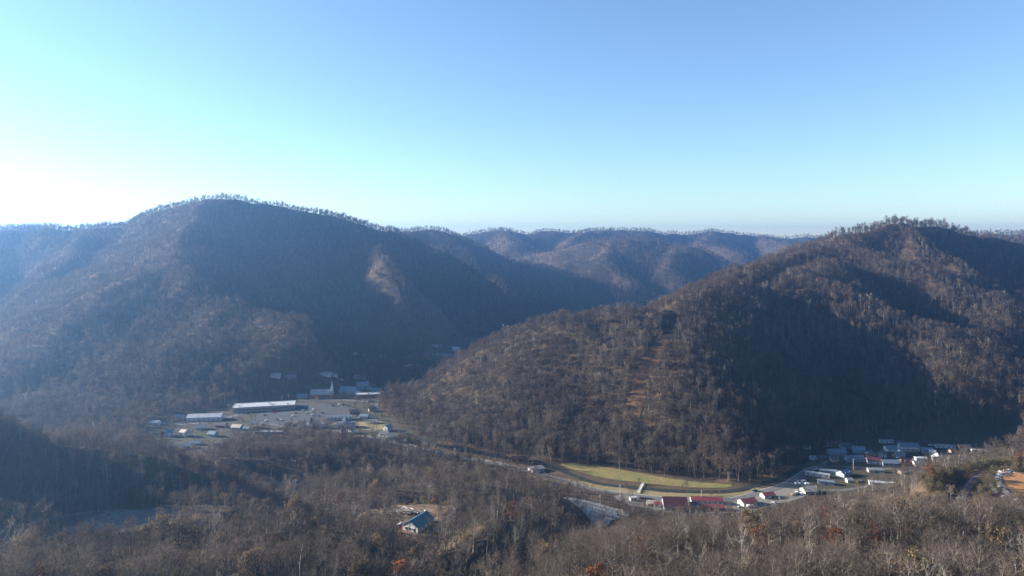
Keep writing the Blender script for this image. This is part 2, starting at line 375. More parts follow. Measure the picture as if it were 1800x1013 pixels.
tie = mesh('sleeper', *[[(x, y, z) for z in (0, .16) for x, y in ((-1.3,-.12),(1.3,-.12),(1.3,.12),(-1.3,.12))], [(4,5,6,7),(0,1,5,4),(1,2,6,5),(2,3,7,6),(3,0,4,7)]], paint('tie_wood', (.10,.08,.065)))
for p, t in list(zip(C_, T_))[::2]:
    q_ = obj('sleeper', tie, o, (p[0], p[1], float(gz(p[0], p[1]))+.24), math.atan2(t[1], t[0])+math.pi/2)
_cs = resample(CUT, 6)
ribbon('cleared_strip', CUT[1:], 20, cutsoil, .5, 'rust-brown cleared power line strip running down the dark mountain', 'clearing')
# shaded gap in the trees at the strip's head, painted as a dark sheet
rk = ground_mat('shade_paint', [(.035,.033,.033), (.05,.046,.044), (.025,.024,.025)], .2, .8)
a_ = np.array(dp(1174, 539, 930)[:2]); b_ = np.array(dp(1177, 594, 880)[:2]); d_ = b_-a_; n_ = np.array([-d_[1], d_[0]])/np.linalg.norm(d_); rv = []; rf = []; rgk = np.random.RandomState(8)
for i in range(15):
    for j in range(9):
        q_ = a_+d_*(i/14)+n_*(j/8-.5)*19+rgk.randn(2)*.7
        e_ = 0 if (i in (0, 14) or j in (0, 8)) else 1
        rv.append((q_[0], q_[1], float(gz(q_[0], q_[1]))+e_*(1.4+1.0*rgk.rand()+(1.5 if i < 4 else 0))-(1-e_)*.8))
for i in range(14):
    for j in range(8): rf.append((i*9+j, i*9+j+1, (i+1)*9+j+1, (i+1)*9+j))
rme = mesh('notch_shade', rv, rf, rk)
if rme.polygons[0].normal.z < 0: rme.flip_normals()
tag(obj('notch_shade', rme), 'shaded gap in the trees high on the right mountain, painted dark', 'rock')
# --- tree-free ground and thin woods
TREE_ZONES += [(FIELD, 0), (LOT, 0), (PARK, 0), (TOWN, .26), (FROST, 0), (POND, 0), (CLEAR, 0), (SALV, 0), (FARCLEAR, .03), (PATCH, 0), (YARD, 0), (HOOD, .12)]
TREE_ZONES += [(w([(945,832),(985,815),(1290,850),(1330,852),(1430,800),(1440,860),(1290,900),(1150,897),(1085,880),(1000,866),(945,848)]), .05)]
TREE_ZONES += [(w([(740,595),(830,593),(815,632),(745,640)]), .15), (w([(690,638),(735,638),(735,652),(690,652)]), .2)]
TREE_ZONES += [(w([(980,866),(1095,886),(1100,900),(1010,890),(975,885)]), .8), (w([(1030,948),(1052,942),(1085,926),(1105,915),(1070,960),(1035,975)], 5), 0)]
TREE_ZONES += [(w([(700,946),(770,944),(775,975),(700,975)], 33), .45)]
TREE_ZONES += [(w([(1735,872),(1840,900),(1840,945),(1735,925)], 38), .12), (w([(1660,880),(1700,880),(1735,838),(1745,842),(1715,900),(1700,925),(1655,925)], 34), .12), (w([(1010,915),(1050,938),(1085,926),(1070,975),(1020,975)], 12), .1)]
TREE_LINES += [(ROAD, 8), (CREEK, 6), (CUT, 9), ([dp(1174, 539, 930), dp(1177, 590, 885)], 11), (RAIL, 5.5)]+[(s, 5) for s in STREETS]
BRUSH_ZONES += [w([(1570,885),(1640,838),(1720,808),(1860,800),(1860,915),(1760,905),(1650,912)], 36), w([(945,834),(1290,852),(1290,875),(945,850)]), w([(655,878),(800,870),(800,884),(655,886)], 32)]

LOW_ZONES = [(TOWN, .62), (HOOD, .42), (w([(700,946),(770,944),(775,985),(700,985)], 33), .5), (w([(640,800),(760,798),(930,830),(1000,862),(1110,884),(1100,905),(1010,892),(960,905),(800,880),(640,870)]), .62), (w([(240,760),(420,760),(640,775),(700,790),(700,800),(240,830)]), .7), (w([(1110,884),(1290,895),(1420,868),(1560,872),(1620,866),(1560,900),(1290,925),(1110,915)]), .5)]

# ------------------------------------------------------------------ buildings
M = {k: paint('paint_'+k, c, r, .13, .5) for k, (c, r) in {
 'white': ((.54,.53,.51), .7), 'cream': ((.48,.43,.34), .8), 'grey': ((.34,.34,.34), .8), 'bluewall': ((.25,.29,.33), .8), 'tan': ((.42,.34,.25), .8), 'brick': ((.24,.085,.06), .9), 'brown': ((.16,.10,.07), .9), 'dark': ((.05,.05,.055), .8)}.items()}
def metal_roof(name, c, rough=.45):
    """standing-seam sheet or shingle rows: fine ribs down the slope and streaks of wear"""
    key = 'roof_'+name
    if key in _mats: return _mats[key]
    m = paint(key, c, rough, .16, .35); n = m.node_tree.nodes; l = m.node_tree.links
    tc = n.new('ShaderNodeTexCoord'); wv = n.new('ShaderNodeTexWave'); wv.inputs['Scale'].default_value = 1.1; wv.bands_direction = 'X'
    bp = n.new('ShaderNodeBump'); bp.inputs['Strength'].default_value = .35; bp.inputs['Distance'].default_value = .05
    l.new(tc.outputs['Object'], wv.inputs['Vector']); l.new(wv.outputs['Fac'], bp.inputs['Height']); l.new(bp.outputs[0], n['Principled BSDF'].inputs['Normal'])
    return m
RF = {k: metal_roof(k, c, r) for k, (c, r) in {'white': ((.36,.37,.38), .5), 'silver': ((.23,.24,.25), .5), 'grey': ((.19,.195,.20), .7), 'bluegrey': ((.12,.155,.19), .55), 'dark': ((.075,.075,.08), .8), 'maroon': ((.075,.028,.034), .6), 'red': ((.19,.046,.05), .65), 'teal': ((.055,.135,.16), .45), 'brown': ((.15,.11,.08), .8), 'tan': ((.38,.33,.26), .8)}.items()}
GLASS = paint('window_glass', (.02,.025,.03), .08, .1, 2); TRIM = paint('white_trim', (.75,.75,.73), .7); DOORM = paint('door_paint', (.20,.07,.05), .6)
def boxv(x0, x1, y0, y1, z0, z1): return [(x0,y0,z0),(x1,y0,z0),(x1,y1,z0),(x0,y1,z0),(x0,y0,z1),(x1,y0,z1),(x1,y1,z1),(x0,y1,z1)]
BF = [(0,3,2,1),(4,5,6,7),(0,1,5,4),(1,2,6,5),(2,3,7,6),(3,0,4,7)]
def boxes(name, bs, mat):
    v = []; f = []
    for b in bs: k = len(v); v += boxv(*b); f += [tuple(i+k for i in q_) for q_ in BF]
    return mesh(name, v, f, mat)
WIN = {}
def window(parent, x, y, z, ww, hh, side):
    """side: 0 front (-y), 1 back, 2 left gable (-x), 3 right gable"""
    key = (round(ww, 2), round(hh, 2))
    if key not in WIN:
        WIN[key] = (boxes('window', [(-ww/2, ww/2, -.05, .03, -hh/2, hh/2)], GLASS), boxes('frame', [(-ww/2-.1, ww/2+.1, -.08, .02, hh/2, hh/2+.12), (-ww/2-.1, ww/2+.1, -.10, .02, -hh/2-.12, -hh/2), (-ww/2-.1, -ww/2, -.08, .02, -hh/2, hh/2), (ww/2, ww/2+.1, -.08, .02, -hh/2, hh/2)], TRIM))
    rz = (0, math.pi, -math.pi/2, math.pi/2)[side]
    o = obj('window', WIN[key][0], parent, (x, y, z), rz); obj('frame', WIN[key][1], o); return o
def roof_gable(wd, d, h, rise, ov=.5, th=.22):
    hw = wd/2+ov; hd = d/2+ov; zb = h-ov*rise/(d/2); v = []; f = []
    for s in (-1, 1):
        k = len(v)
        for dz in (0, th):
            v += [(-hw, s*hd, zb+dz), (hw, s*hd, zb+dz), (hw, s*.001, h+rise+dz), (-hw, s*.001, h+rise+dz)]
        f += [tuple(i+k for i in q_) for q_ in BF]
    return v, f
def house(name, label, cat, u, v, wd, d, h, yaw, wall='white', roof='grey', kind='gable', z=0.0, pitch=.30, nw=None, chimney=False, porch=False, door=True, storeys=1, group=None):
    x, y, _ = hit(u, v) if v < 672 else at(u, v, z); y += d*.35
    zz = float(np.min(gz([x-wd*.4, x+wd*.4, x, x], [y, y, y-d*.4, y+d*.4])))
    e = empty(name, (x, y, zz-.05), math.radians(yaw)); tag(e, label, cat, group); FOOT.append((x, y, max(wd, d)*.5+3))
    rise = d*pitch
    if kind == 'flat':
        obj('wall', boxes('wall', [(-wd/2, wd/2, -d/2, d/2, -1.5, h)], M[wall]), e)
        r = obj('roof', boxes('roof', [(-wd/2+.3, wd/2-.3, -d/2+.3, d/2-.3, h-.2, h+.12)], RF[roof]), e)
        obj('parapet', boxes('parapet', [(-wd/2-.1, wd/2+.1, -d/2-.1, -d/2+.3, h-.4, h+.5), (-wd/2-.1, wd/2+.1, d/2-.3, d/2+.1, h-.4, h+.5), (-wd/2-.1, -wd/2+.3, -d/2+.3, d/2-.3, h-.4, h+.5), (wd/2-.3, wd/2+.1, -d/2+.3, d/2-.3, h-.4, h+.5)], M['white' if roof == 'white' else 'grey']), r)
        rg = random.Random(int(u*7+v))
        for k in range(max(2, int(wd/14))):
            ux = rg.uniform(-wd*.42, wd*.42); uy = rg.uniform(-d*.3, d*.3)
            obj('roof_unit', boxes('roof_unit', [(ux-1, ux+1, uy-.8, uy+.8, h+.1, h+1.3)], M['grey']), r)
    else:
        vv = boxv(-wd/2, wd/2, -d/2, d/2, -1.5, h)+[(-wd/2, 0, h+rise), (wd/2, 0, h+rise)]
        obj('wall', mesh('wall', vv, [(0,3,2,1),(0,1,5,4),(2,3,7,6),(1,2,6,9,5),(3,0,4,8,7)], M[wall]), e)
        r = obj('roof', mesh('roof', *roof_gable(wd, d, h, rise), RF[roof]), e)
        if chimney: obj('chimney', boxes('chimney', [(wd*.22-.4, wd*.22+.4, .4, 1.2, h, h+rise+1.0)], M['brick']), r)
    n = nw if nw is not None else max(2, int(wd/4.5))
    for s_ in range(storeys):
        zc = 1.7+2.8*s_
        for i in range(n):
            xx = -wd/2+wd*(i+.5)/n
            if door and s_ == 0 and i == n//2: continue
            window(e, xx, -d/2-.02, zc, 1.5 if wd > 16 else 1.2, 1.3, 0)
        for sd, xx in ((2, -wd/2-.02), (3, wd/2+.02)):
            if d > 5: window(e, xx, -d*.18, zc, 1.2, 1.3, sd)
    if door:
        xx = -wd/2+wd*(n//2+.5)/n
        dd = obj('door', boxes('door', [(xx-.55, xx+.55, -d/2-.07, -d/2+.02, .1, 2.25)], DOORM), e)
        obj('handle', boxes('handle', [(xx+.36, xx+.44, -d/2-.14, -d/2-.07, 1.05, 1.15)], M['grey']), dd)
    if porch:
        p_ = obj('porch', boxes('porch', [(-wd*.3, wd*.3, -d/2-2.4, -d/2-.03, .1, .35)], M['tan']), e)
        obj('porch_roof', boxes('porch_roof', [(-wd*.32, wd*.32, -d/2-2.7, -d/2-.05, 2.5, 2.68)], RF[roof]), p_)
        for xx in (-wd*.28, wd*.28): obj('post', boxes('post', [(xx-.1, xx+.1, -d/2-2.3, -d/2-2.1, .35, 2.5)], TRIM), p_)
    return e
random.seed(5)
# far town, shaded by the long mountain
e = house('shopping_building', 'long white flat-roofed shopping building beside the parking lot', 'building', 461, 722, 80, 25, 6.5, 14, 'tan', 'white', 'flat', nw=16)
obj('awning', boxes('awning', [(-39, 39, -15.5, -12.6, 3.6, 4.3)], M['brown']), e)
for i in range(16): obj('column', boxes('column', [(-38+5.06*i, -37.7+5.06*i, -15.3, -15, -.5, 3.6)], TRIM), e)
house('metal_building', 'white metal-roofed long building left of the shopping building', 'building', 358, 740, 42, 15, 5, 8, 'white', 'white', pitch=.2, nw=7)
house('house', 'small grey-roofed house just left of the white metal building', 'house', 314, 738, 12, 9, 3, 10, 'grey', 'bluegrey')
house('house', 'tiny pale-roofed house farthest left in the far town', 'house', 271, 747, 12, 7, 3, 0, 'white', 'white')
house('house', 'white two-storey house half hidden behind dark evergreens, left of town', 'house', 296, 768, 9, 9, 5.8, 20, 'white', 'grey', storeys=2)
house('house', 'pale house behind a rust-coloured tree at the left edge of town', 'house', 322, 768, 8, 8, 5.5, -20, 'cream', 'tan', storeys=2)
house('house', 'tan-roofed house standing alone below the shopping building', 'house', 415, 756, 12, 9, 3.4, -10, 'white', 'tan', chimney=True)
house('shed', 'grey-roofed shed right of the lone tan-roofed house', 'shed', 432, 757, 9, 6, 2.6, -10, 'grey', 'bluegrey', nw=2)
house('long_house', 'long grey-roofed house with a bright white gable end, near left', 'house', 313, 790, 24, 8, 3.3, 14, 'white', 'silver', porch=True)
house('shed', 'low pale shed right of the long white-gabled house', 'shed', 342, 783, 12, 6, 2.4, 5, 'grey', 'bluegrey', nw=2)
house('house', 'narrow sunlit white gabled house among bare trees, near left', 'house', 379, 794, 7, 9, 5.5, 70, 'white', 'silver', storeys=2, nw=2)
house('house', 'tall pale house alone in the wood above the dark knoll', 'house', 474, 806, 8, 9, 6.4, 25, 'white', 'silver', storeys=2, nw=2)
def steeple(e, x, y, z0, s, ht, mat):
    t = obj('steeple', mesh('steeple', boxv(x-s, x+s, y-s, y+s, z0, z0+ht*.4)+[(x-s*.8, y-s*.8, z0+ht*.4), (x+s*.8, y-s*.8, z0+ht*.4), (x+s*.8, y+s*.8, z0+ht*.4), (x-s*.8, y+s*.8, z0+ht*.4), (x, y, z0+ht)], BF+[(8,9,12),(9,10,12),(10,11,12),(11,8,12)], mat), e)
    obj('cross', boxes('cross', [(x-.06, x+.06, y-.06, y+.06, z0+ht-.1, z0+ht+1.5), (x-.4, x+.4, y-.055, y+.055, z0+ht+.9, z0+ht+1.02)], TRIM), t)
e = house('church', 'red brick church with blue-grey roof and thin white steeple', 'church', 565, 701, 33, 15, 6.5, 6, 'brick', 'bluegrey', pitch=.42, nw=6)
steeple(e, 14, -2, 9, 1.5, 17, TRIM)
obj('annex', boxes('annex', [(16.6, 27, -9, 4, -1, 4.6)], M['brick']), e)
e = house('chapel', 'small chapel with a pointed white spire at the edge of the sunlight', 'church', 608, 752, 22, 9, 4, 6, 'white', 'silver', pitch=.35, nw=4)
steeple(e, -3, 0, 5, 1.6, 13, TRIM)
for a in [
 ('hall', 'broad blue-grey roofed hall right of the brick church', 'building', 612, 693, 26, 18, 5, -12, 'grey', 'bluegrey'),
 ('house', 'small dark-walled house tucked against the broad blue-grey hall', 'house', 629, 696, 11, 9, 3.4, -18, 'brown', 'bluegrey'),
 ('house', 'pale-roofed house uppermost behind the broad blue-grey hall', 'house', 637, 679, 18, 9, 3.4, 8, 'white', 'silver'),
 ('house', 'long grey roof below the uppermost pale-roofed house', 'house', 641, 686, 20, 8, 3.2, -4, 'grey', 'bluegrey'),
 ('house', 'grey-blue roofed house against the mountain nose', 'house', 660, 691, 18, 10, 3.6, 12, 'grey', 'bluegrey'),
 ('house', 'small pale house at the upper edge of town near the far clearing', 'house', 627, 667, 10, 8, 4, 0, 'white', 'silver'),
 ('house', 'small dim house right of the pale upper house', 'house', 643, 667, 8, 7, 3.4, 10, 'grey', 'grey'),
 ('long_building', 'long low pale-roofed building at the right end of the parking lot', 'building', 596, 739, 32, 8, 3.6, 8, 'grey', 'silver'),
 ('long_building', 'long low tan-walled building at the lower edge of the parking lot', 'building', 552, 753, 24, 9, 3.2, -4, 'tan', 'grey'),
 ('house', 'small sunlit white house below the chapel, left of a pair', 'house', 603, 763, 6, 6, 3.4, 20, 'white', 'white'),
 ('house', 'sunlit white gabled house below the chapel, right of a pair', 'house', 616, 763, 7, 7, 4.4, 60, 'white', 'white'),
 ('house', 'bright white gabled house at the foot of the mountain nose', 'house', 681, 758, 8, 8, 5, 50, 'white', 'grey'),
 ('house', 'sunlit white porch house nearest the mountain nose', 'house', 675, 768, 12, 8, 3.6, -20, 'white', 'dark'),
 ('house', 'grey dark-roofed house right of the white porch house', 'house', 693, 774, 13, 9, 4, -8, 'grey', 'dark'),
 ('house', 'pale house with tan roof on the sunlit grass patch', 'house', 655, 745, 9, 7, 3, 10, 'cream', 'tan'),
 ('shed', 'small grey shed at the right end of the far town by the road', 'shed', 708, 779, 8, 6, 2.8, 0, 'grey', 'silver'),
 ('house', 'dim pale house high on the slope, leftmost above the church', 'house', 484, 664, 14, 8, 4, 6, 'white', 'silver'),
 ('house', 'dim blue-grey house high on the slope above the shopping building', 'house', 509, 666, 18, 8, 3.4, 0, 'grey', 'bluegrey'),
 ('house', 'dim pale-roofed house directly above the brick church', 'house', 572, 662, 18, 8, 3.2, 6, 'white', 'silver'),
 ('house', 'small white gable above the brick church steeple', 'house', 587, 662, 7, 7, 4.2, 50, 'white', 'grey'),
 ('shed', 'tiny pale shed between the steeple and the upper houses', 'shed', 598, 668, 8, 5, 2.6, 0, 'white', 'white'),
 ('house', 'small white house at the left of the far sunlit clearing', 'house', 622, 626, 14, 8, 3.4, 0, 'white', 'white'),
 ('house', 'small pale house at the right of the far sunlit clearing', 'house', 672, 629, 14, 8, 3.2, 0, 'cream', 'tan'),
 ('house', 'white house on the far valley floor right of the sunlit trees', 'house', 716, 648, 15, 8, 3.6, 10, 'white', 'white'),
 ('house', 'leftmost dim house of the cluster far up the valley', 'house', 754, 624, 14, 8, 3.4, 0, 'grey', 'bluegrey'),
 ('house', 'topmost pale roof of the cluster far up the valley', 'house', 768, 611, 22, 9, 3.4, 10, 'white', 'silver'),
 ('house', 'white house rightmost of the cluster far up the valley', 'house', 802, 617, 16, 10, 5, -10, 'white', 'white'),
 ('house', 'low blue-grey roof below the rightmost house far up the valley', 'house', 791, 628, 18, 8, 3.2, 0, 'grey', 'bluegrey'),
 ('house', 'long low roof in the middle of the cluster far up the valley', 'house', 772, 626, 26, 8, 3.2, 6, 'white', 'silver')]:
    house(*a[:11], 'gable', storeys=2 if a[8] > 4.1 and a[6] < 12 else 1)
for a in [   # more of the far town and of the shaded settlement
 ('house', 'dim low house between the shopping building and the brick church', 'house', 530, 700, 14, 8, 3.2, 8, 'grey', 'bluegrey'),
 ('house', 'brown-walled house left of the brick church', 'house', 541, 690, 11, 8, 3.2, 0, 'brown', 'dark'),
 ('shed', 'small grey shed at the near corner of the parking lot', 'shed', 448, 748, 8, 6, 2.6, 10, 'grey', 'grey'),
 ('house', 'brick house between the white metal building and the lone tan roof', 'house', 388, 752, 12, 8, 3.2, -6, 'brick', 'dark'),
 ('house', 'cream house below the white metal building', 'house', 352, 756, 11, 8, 3.2, 12, 'cream', 'grey'),
 ('house', 'grey house between the pale house and the lone tan roof', 'house', 372, 768, 10, 8, 3.4, -16, 'grey', 'bluegrey'),
 ('house', 'brown house right of the lone tan roof and its shed', 'house', 452, 754, 10, 7, 3.0, 4, 'brown', 'brown'),
 ('house', 'dim brick house above the chapel', 'house', 622, 728, 12, 8, 3.4, 14, 'brick', 'dark'),
 ('house', 'grey house right of the chapel', 'house', 640, 736, 11, 8, 3.2, -10, 'grey', 'bluegrey'),
 ('house', 'tan house at the foot of the mountain nose, above the grass patch', 'house', 654, 724, 10, 8, 3.2, 20, 'tan', 'brown'),
 ('shed', 'tiny brown shed right of the broad blue-grey hall', 'shed', 652, 708, 7, 5, 2.6, 0, 'brown', 'dark'),
 ('house', 'dim house left in the side valley below the far clearing', 'house', 655, 652, 12, 8, 3.2, 0, 'grey', 'bluegrey'),
 ('house', 'dim brown house in the side valley, right of the white one', 'house', 738, 640, 12, 8, 3.2, 8, 'brown', 'dark'),
 ('house', 'dim grey house lowest in the cluster far up the valley', 'house', 782, 634, 13, 8, 3.2, -6, 'grey', 'bluegrey'),
 ('house', 'dark-roofed house between the maroon roof and the grey two-gabled house', 'house', 1488, 789, 11, 8, 3.2, 6, 'grey', 'dark'),
 ('shed', 'tiny dark shed right of the white trailer against the slope', 'shed', 1580, 781, 6, 5, 2.6, 0, 'brown', 'dark'),
 ('house', 'brown house between the purple-brown roof and the steep dark roof', 'house', 1535, 806, 9, 7, 3.0, 14, 'brown', 'brown'),
 ('house', 'dull grey house behind the white gable-fronted house', 'house', 1632, 797, 11, 8, 3.2, -8, 'grey', 'bluegrey'),
 ('shed', 'small tan shed in front of the long pale trailer at the back', 'shed', 1676, 797, 7, 5, 2.6, 10, 'tan', 'brown'),
 ('house', 'dark-roofed house right of the long pale trailer at the back', 'house', 1698, 791, 12, 8, 3.2, -10, 'grey', 'dark'),
 ('trailer', 'dull trailer on the near side of the shaded street', 'trailer', 1540, 831, 14, 5, 2.8, -6, 'grey', 'grey'),
 ('shed', 'low dark shed on the near side of the shaded street', 'shed', 1590, 835, 8, 6, 2.6, 8, 'brown', 'dark'),
 ('house', 'dim blue-grey house at the right end of the shaded street', 'house', 1642, 826, 11, 8, 3.0, -12, 'bluewall', 'bluegrey')]:
    house(*a[:11], 'gable')
house('flat_building', 'white flat-roofed building with a brick front against the mountain nose', 'building', 647, 699, 36, 12, 5, 10, 'brick', 'white', 'flat')
for i, (uu, ww_) in enumerate([(452,7),(463,11),(480,6),(489,12)]):
    house('trailer', ['small white trailer leftmost of the sunlit row above the wood', 'long white trailer second in the sunlit row above the wood', 'tiny white trailer third in the sunlit row above the wood', 'white trailer rightmost of the sunlit row above the wood'][i], 'trailer', uu, 763, ww_, 4, 2.9, 5, 'white', 'white', pitch=.12, nw=3)
# shaded houses on the valley floor at the right
for a in [
 ('house', 'small dim house at the far left corner of the shaded houses', 'house', 1419, 790, 7, 6, 3, 0, 'white', 'bluegrey'),
 ('long_house', 'long low maroon-roofed house at the back left of the shaded houses', 'house', 1464, 785, 21, 8, 3, 10, 'brown', 'maroon'),
 ('house', 'grey two-gabled house in the back row, right of the maroon roof', 'house', 1512, 797, 12, 10, 3.6, -20, 'bluewall', 'bluegrey'),
 ('trailer', 'white trailer highest against the dark slope behind the houses', 'trailer', 1559, 779, 15, 4, 2.8, 0, 'white', 'silver'),
 ('shed', 'small white shed beside the creek bend, left of the houses', 'shed', 1430, 809, 6, 5, 2.8, 0, 'white', 'silver'),
 ('house', 'dark brown house second from the creek bend', 'house', 1448, 810, 11, 7, 3, 0, 'brown', 'dark'),
 ('house', 'small tan-walled house third from the creek bend', 'house', 1467, 812, 8, 7, 3.2, 10, 'tan', 'dark'),
 ('house', 'wide blue-roofed house behind the small tan-walled house', 'house', 1473, 800, 18, 9, 3.2, 4, 'bluewall', 'bluegrey'),
 ('house', 'long blue-grey house left of the purple-roofed white-gabled house', 'house', 1504, 812, 18, 8, 3.2, 0, 'bluewall', 'bluegrey'),
 ('house', 'purple-brown roofed house with a white front wall', 'house', 1538, 816, 13, 9, 3.6, -14, 'white', 'maroon'),
 ('shed', 'small dim shed behind the purple-brown roofed house', 'shed', 1529, 800, 6, 5, 2.8, 20, 'grey', 'bluegrey'),
 ('house', 'steep dark-roofed house behind the long blue roof', 'house', 1553, 805, 9, 9, 4, 60, 'grey', 'dark'),
 ('long_house', 'long blue roof on the street, right of the purple-brown roof', 'house', 1567, 819, 17, 8, 3, -4, 'bluewall', 'bluegrey'),
 ('house', 'pale-fronted house left of the big white house', 'house', 1568, 794, 12, 8, 3.4, 0, 'white', 'bluegrey'),
 ('house', 'blue gable-fronted house below the big white house', 'house', 1584, 804, 9, 9, 4.6, 70, 'bluewall', 'bluegrey'),
 ('house', 'dim maroon-roofed low house right of the long blue roof', 'house', 1595, 817, 13, 8, 3, 6, 'brown', 'maroon'),
 ('trailer', 'short white mobile home in the middle of the shaded houses', 'trailer', 1620, 811, 11, 5, 3.4, -4, 'white', 'white'),
 ('house', 'blue-grey house with pale porch in front of the short white mobile home', 'house', 1623, 821, 16, 8, 3, -4, 'white', 'bluegrey'),
 ('shed', 'small pale outbuilding behind the white gable-fronted house', 'shed', 1641, 800, 6, 6, 3, -30, 'white', 'silver'),
 ('house', 'white gable-fronted house right of the short white mobile home', 'house', 1653, 814, 11, 11, 4.4, 65, 'white', 'white'),
 ('trailer', 'long pale trailer in the back row near the right', 'trailer', 1663, 788, 20, 5, 3, -10, 'white', 'silver'),
 ('long_house', 'long white-walled house partly behind the brushy hill', 'house', 1688, 812, 19, 8, 3.2, -10, 'white', 'bluegrey'),
 ('house', 'dim blue-grey house between the long white-walled house and the brush', 'house', 1712, 810, 14, 8, 3, -6, 'grey', 'bluegrey'),
 ('trailer', 'very long white trailer rightmost above the brushy hill', 'trailer', 1729, 797, 22, 5, 3, -12, 'white', 'white'),
 ('trailer', 'long pale-roofed trailer at the front left of the shaded houses', 'trailer', 1438, 838, 22, 5, 3, -24, 'white', 'silver'),
 ('trailer', 'grey-roofed trailer just behind the front left trailer', 'trailer', 1458, 833, 16, 6, 3, -14, 'bluewall', 'bluegrey'),
 ('trailer', 'blue-roofed trailer in front, below the pale-roofed trailers', 'trailer', 1453, 852, 14, 5, 3, -18, 'bluewall', 'bluegrey'),
 ('house', 'blue-grey house between the front trailers and the tan tree', 'house', 1486, 838, 12, 9, 3.4, 30, 'bluewall', 'bluegrey'),
 ('trailer', 'white trailer right of the tan tree in the shaded hollow', 'trailer', 1552, 857, 22, 5, 3, -16, 'white', 'white'),
 ('shed', 'small white shed left of the tan tree', 'shed', 1494, 849, 5, 5, 2.8, 0, 'white', 'silver'),
 ('tent_shelter', 'grey gabled shelter at the edge of the sunlight', 'shelter', 1424, 868, 12, 9, 2.6, 10, 'grey', 'tan'),
 ]:
    house(*a[:11], 'gable', pitch=.14 if a[0] == 'trailer' else .3, porch='porch' in a[1], storeys=2 if a[8] > 4.3 else 1)
house('big_house', 'big white house with long porch in the back row of shaded houses', 'house', 1600, 793, 19, 10, 5, -8, 'white', 'bluegrey', porch=True, storeys=1, chimney=True)
# red-roofed buildings by the road
e = house('barn', 'maroon gambrel-roofed barn with grey walls and open front bays', 'barn', 1188, 897, 20, 13, 4.4, -3, 'bluewall', 'maroon', pitch=.42, nw=0, door=False)
for i in range(4): obj('bay_opening', boxes('bay_opening', [(-8.6+4.6*i, -4.8+4.6*i, -6.56, -6.4, .1, 3.9)], M['grey']), e)
obj('lean_to', mesh('lean_to', [(-9.6,-6.52,4.1),(9.6,-6.52,4.1),(9.6,-9,3.5),(-9.6,-9,3.5),(-9.6,-6.52,4.25),(9.6,-6.52,4.25),(9.6,-9,3.65),(-9.6,-9,3.65)], [(0,1,2,3),(7,6,5,4),(3,2,6,7),(0,3,7,4),(1,5,6,2)], RF['maroon']), e)
for i in range(5): obj('post', boxes('post', [(-9.4+4.6*i, -9.2+4.6*i, -8.9, -8.7, 0, 3.5)], TRIM), e)
house('shed', 'small red and white shed left of the maroon barn', 'shed', 1159, 892, 8, 6, 3, -4, 'white', 'red', pitch=.2, nw=2)
house('long_barn', 'long bright red roof behind, right of the maroon barn', 'barn', 1243, 886, 27, 7, 3.4, -4, 'white', 'red', pitch=.3, nw=6)
house('long_barn', 'lower long red roof in front of the other long red roof', 'barn', 1249, 897, 24, 6, 2.8, -5, 'brick', 'red', pitch=.25, nw=5)
house('linking_shed', 'dark lean-to building joining the maroon barn to the red roofs', 'shed', 1221, 896, 6, 8, 3.2, 0, 'dark', 'dark', nw=1)
house('garage', 'red-roofed garage with white end wall beside the white tank', 'garage', 1316, 889, 14, 9, 3.2, 18, 'white', 'red', pitch=.22)
house('garage', 'small red-roofed garage nearest the shaded houses', 'garage', 1351, 876, 11, 7, 3.0, 14, 'white', 'red', pitch=.22)
house('trailer', 'white camper trailer at the left of the gravel yard', 'trailer', 1113, 881, 6, 3, 2.8, 20, 'white', 'white', pitch=.08, nw=2)
house('shed', 'grey low-roofed shed where the road bends by the creek', 'shed', 943, 830, 14, 9, 3, 30, 'grey', 'grey', pitch=.15, nw=2)
house('shed', 'tiny pale-roofed shed among the creek trees', 'shed', 974, 861, 7, 4, 2.6, 25, 'grey', 'silver', nw=1)
house('brick_building', 'dull red brick shed where the creek meets the mountain foot', 'shed', 915, 811, 18, 6, 3, -2, 'brick', 'maroon', nw=3)
house('shed', 'tan lumber shed left of the red and white shed', 'shed', 1146, 890, 8, 6, 2.6, -4, 'tan', 'tan', nw=1)
# the house in the clearing
e = house('clearing_house', 'teal blue roofed house with white gable in the dirt clearing', 'house', 734, 930, 19, 12.5, 3.6, 62, 'white', 'teal', z=33, pitch=.30, nw=4, chimney=False, porch=False)
for yy in (-3.4, 0.2, 3.4): window(e, -9.54, yy, 1.7, 1.7, 1.7, 2)
obj('deck', boxes('deck', [(-12.6, -9.6, -5, 5, -.4, .3)], M['brown']), e)
# rubble in the clearing: every log and plank of the pile
tube_mats = [paint('weathered_wood_%d' % k, c, .9) for k, c in enumerate([(.40,.36,.31), (.30,.25,.20), (.22,.15,.10), (.50,.47,.43)])]
logs = []
for m_ in tube_mats:
    a = [(math.cos(t)*.5, math.sin(t)*.5) for t in np.linspace(0, 2*math.pi, 7)[:-1]]
    logs.append(mesh('log', [(-.5, c, s) for c, s in a]+[(.5, c*.8, s*.8) for c, s in a], [tuple(range(6)), tuple(range(11, 5, -1))]+[(i, (i+1) % 6, (i+1) % 6+6, i+6) for i in range(6)], m_))
px_, py_, _ = at(716, 900, 33); pile = empty('log_pile', (px_, py_, 33)); tag(pile, 'long heap of grey and brown logs behind the blue-roofed house', 'log pile')
rg = random.Random(3)
for k in range(110):
    t = rg.gauss(0, 1); o = obj('log', logs[k % 4], pile, (t*8.5, rg.gauss(0, 2.2), max(.2, 1.6*math.exp(-t*t*.6)*rg.random()+.25)))
    o.scale = (rg.uniform(2.5, 6), rg.uniform(.3, .7), rg.uniform(.3, .7)); o.rotation_euler = (0, rg.gauss(0, .2), rg.uniform(-.9, .9))
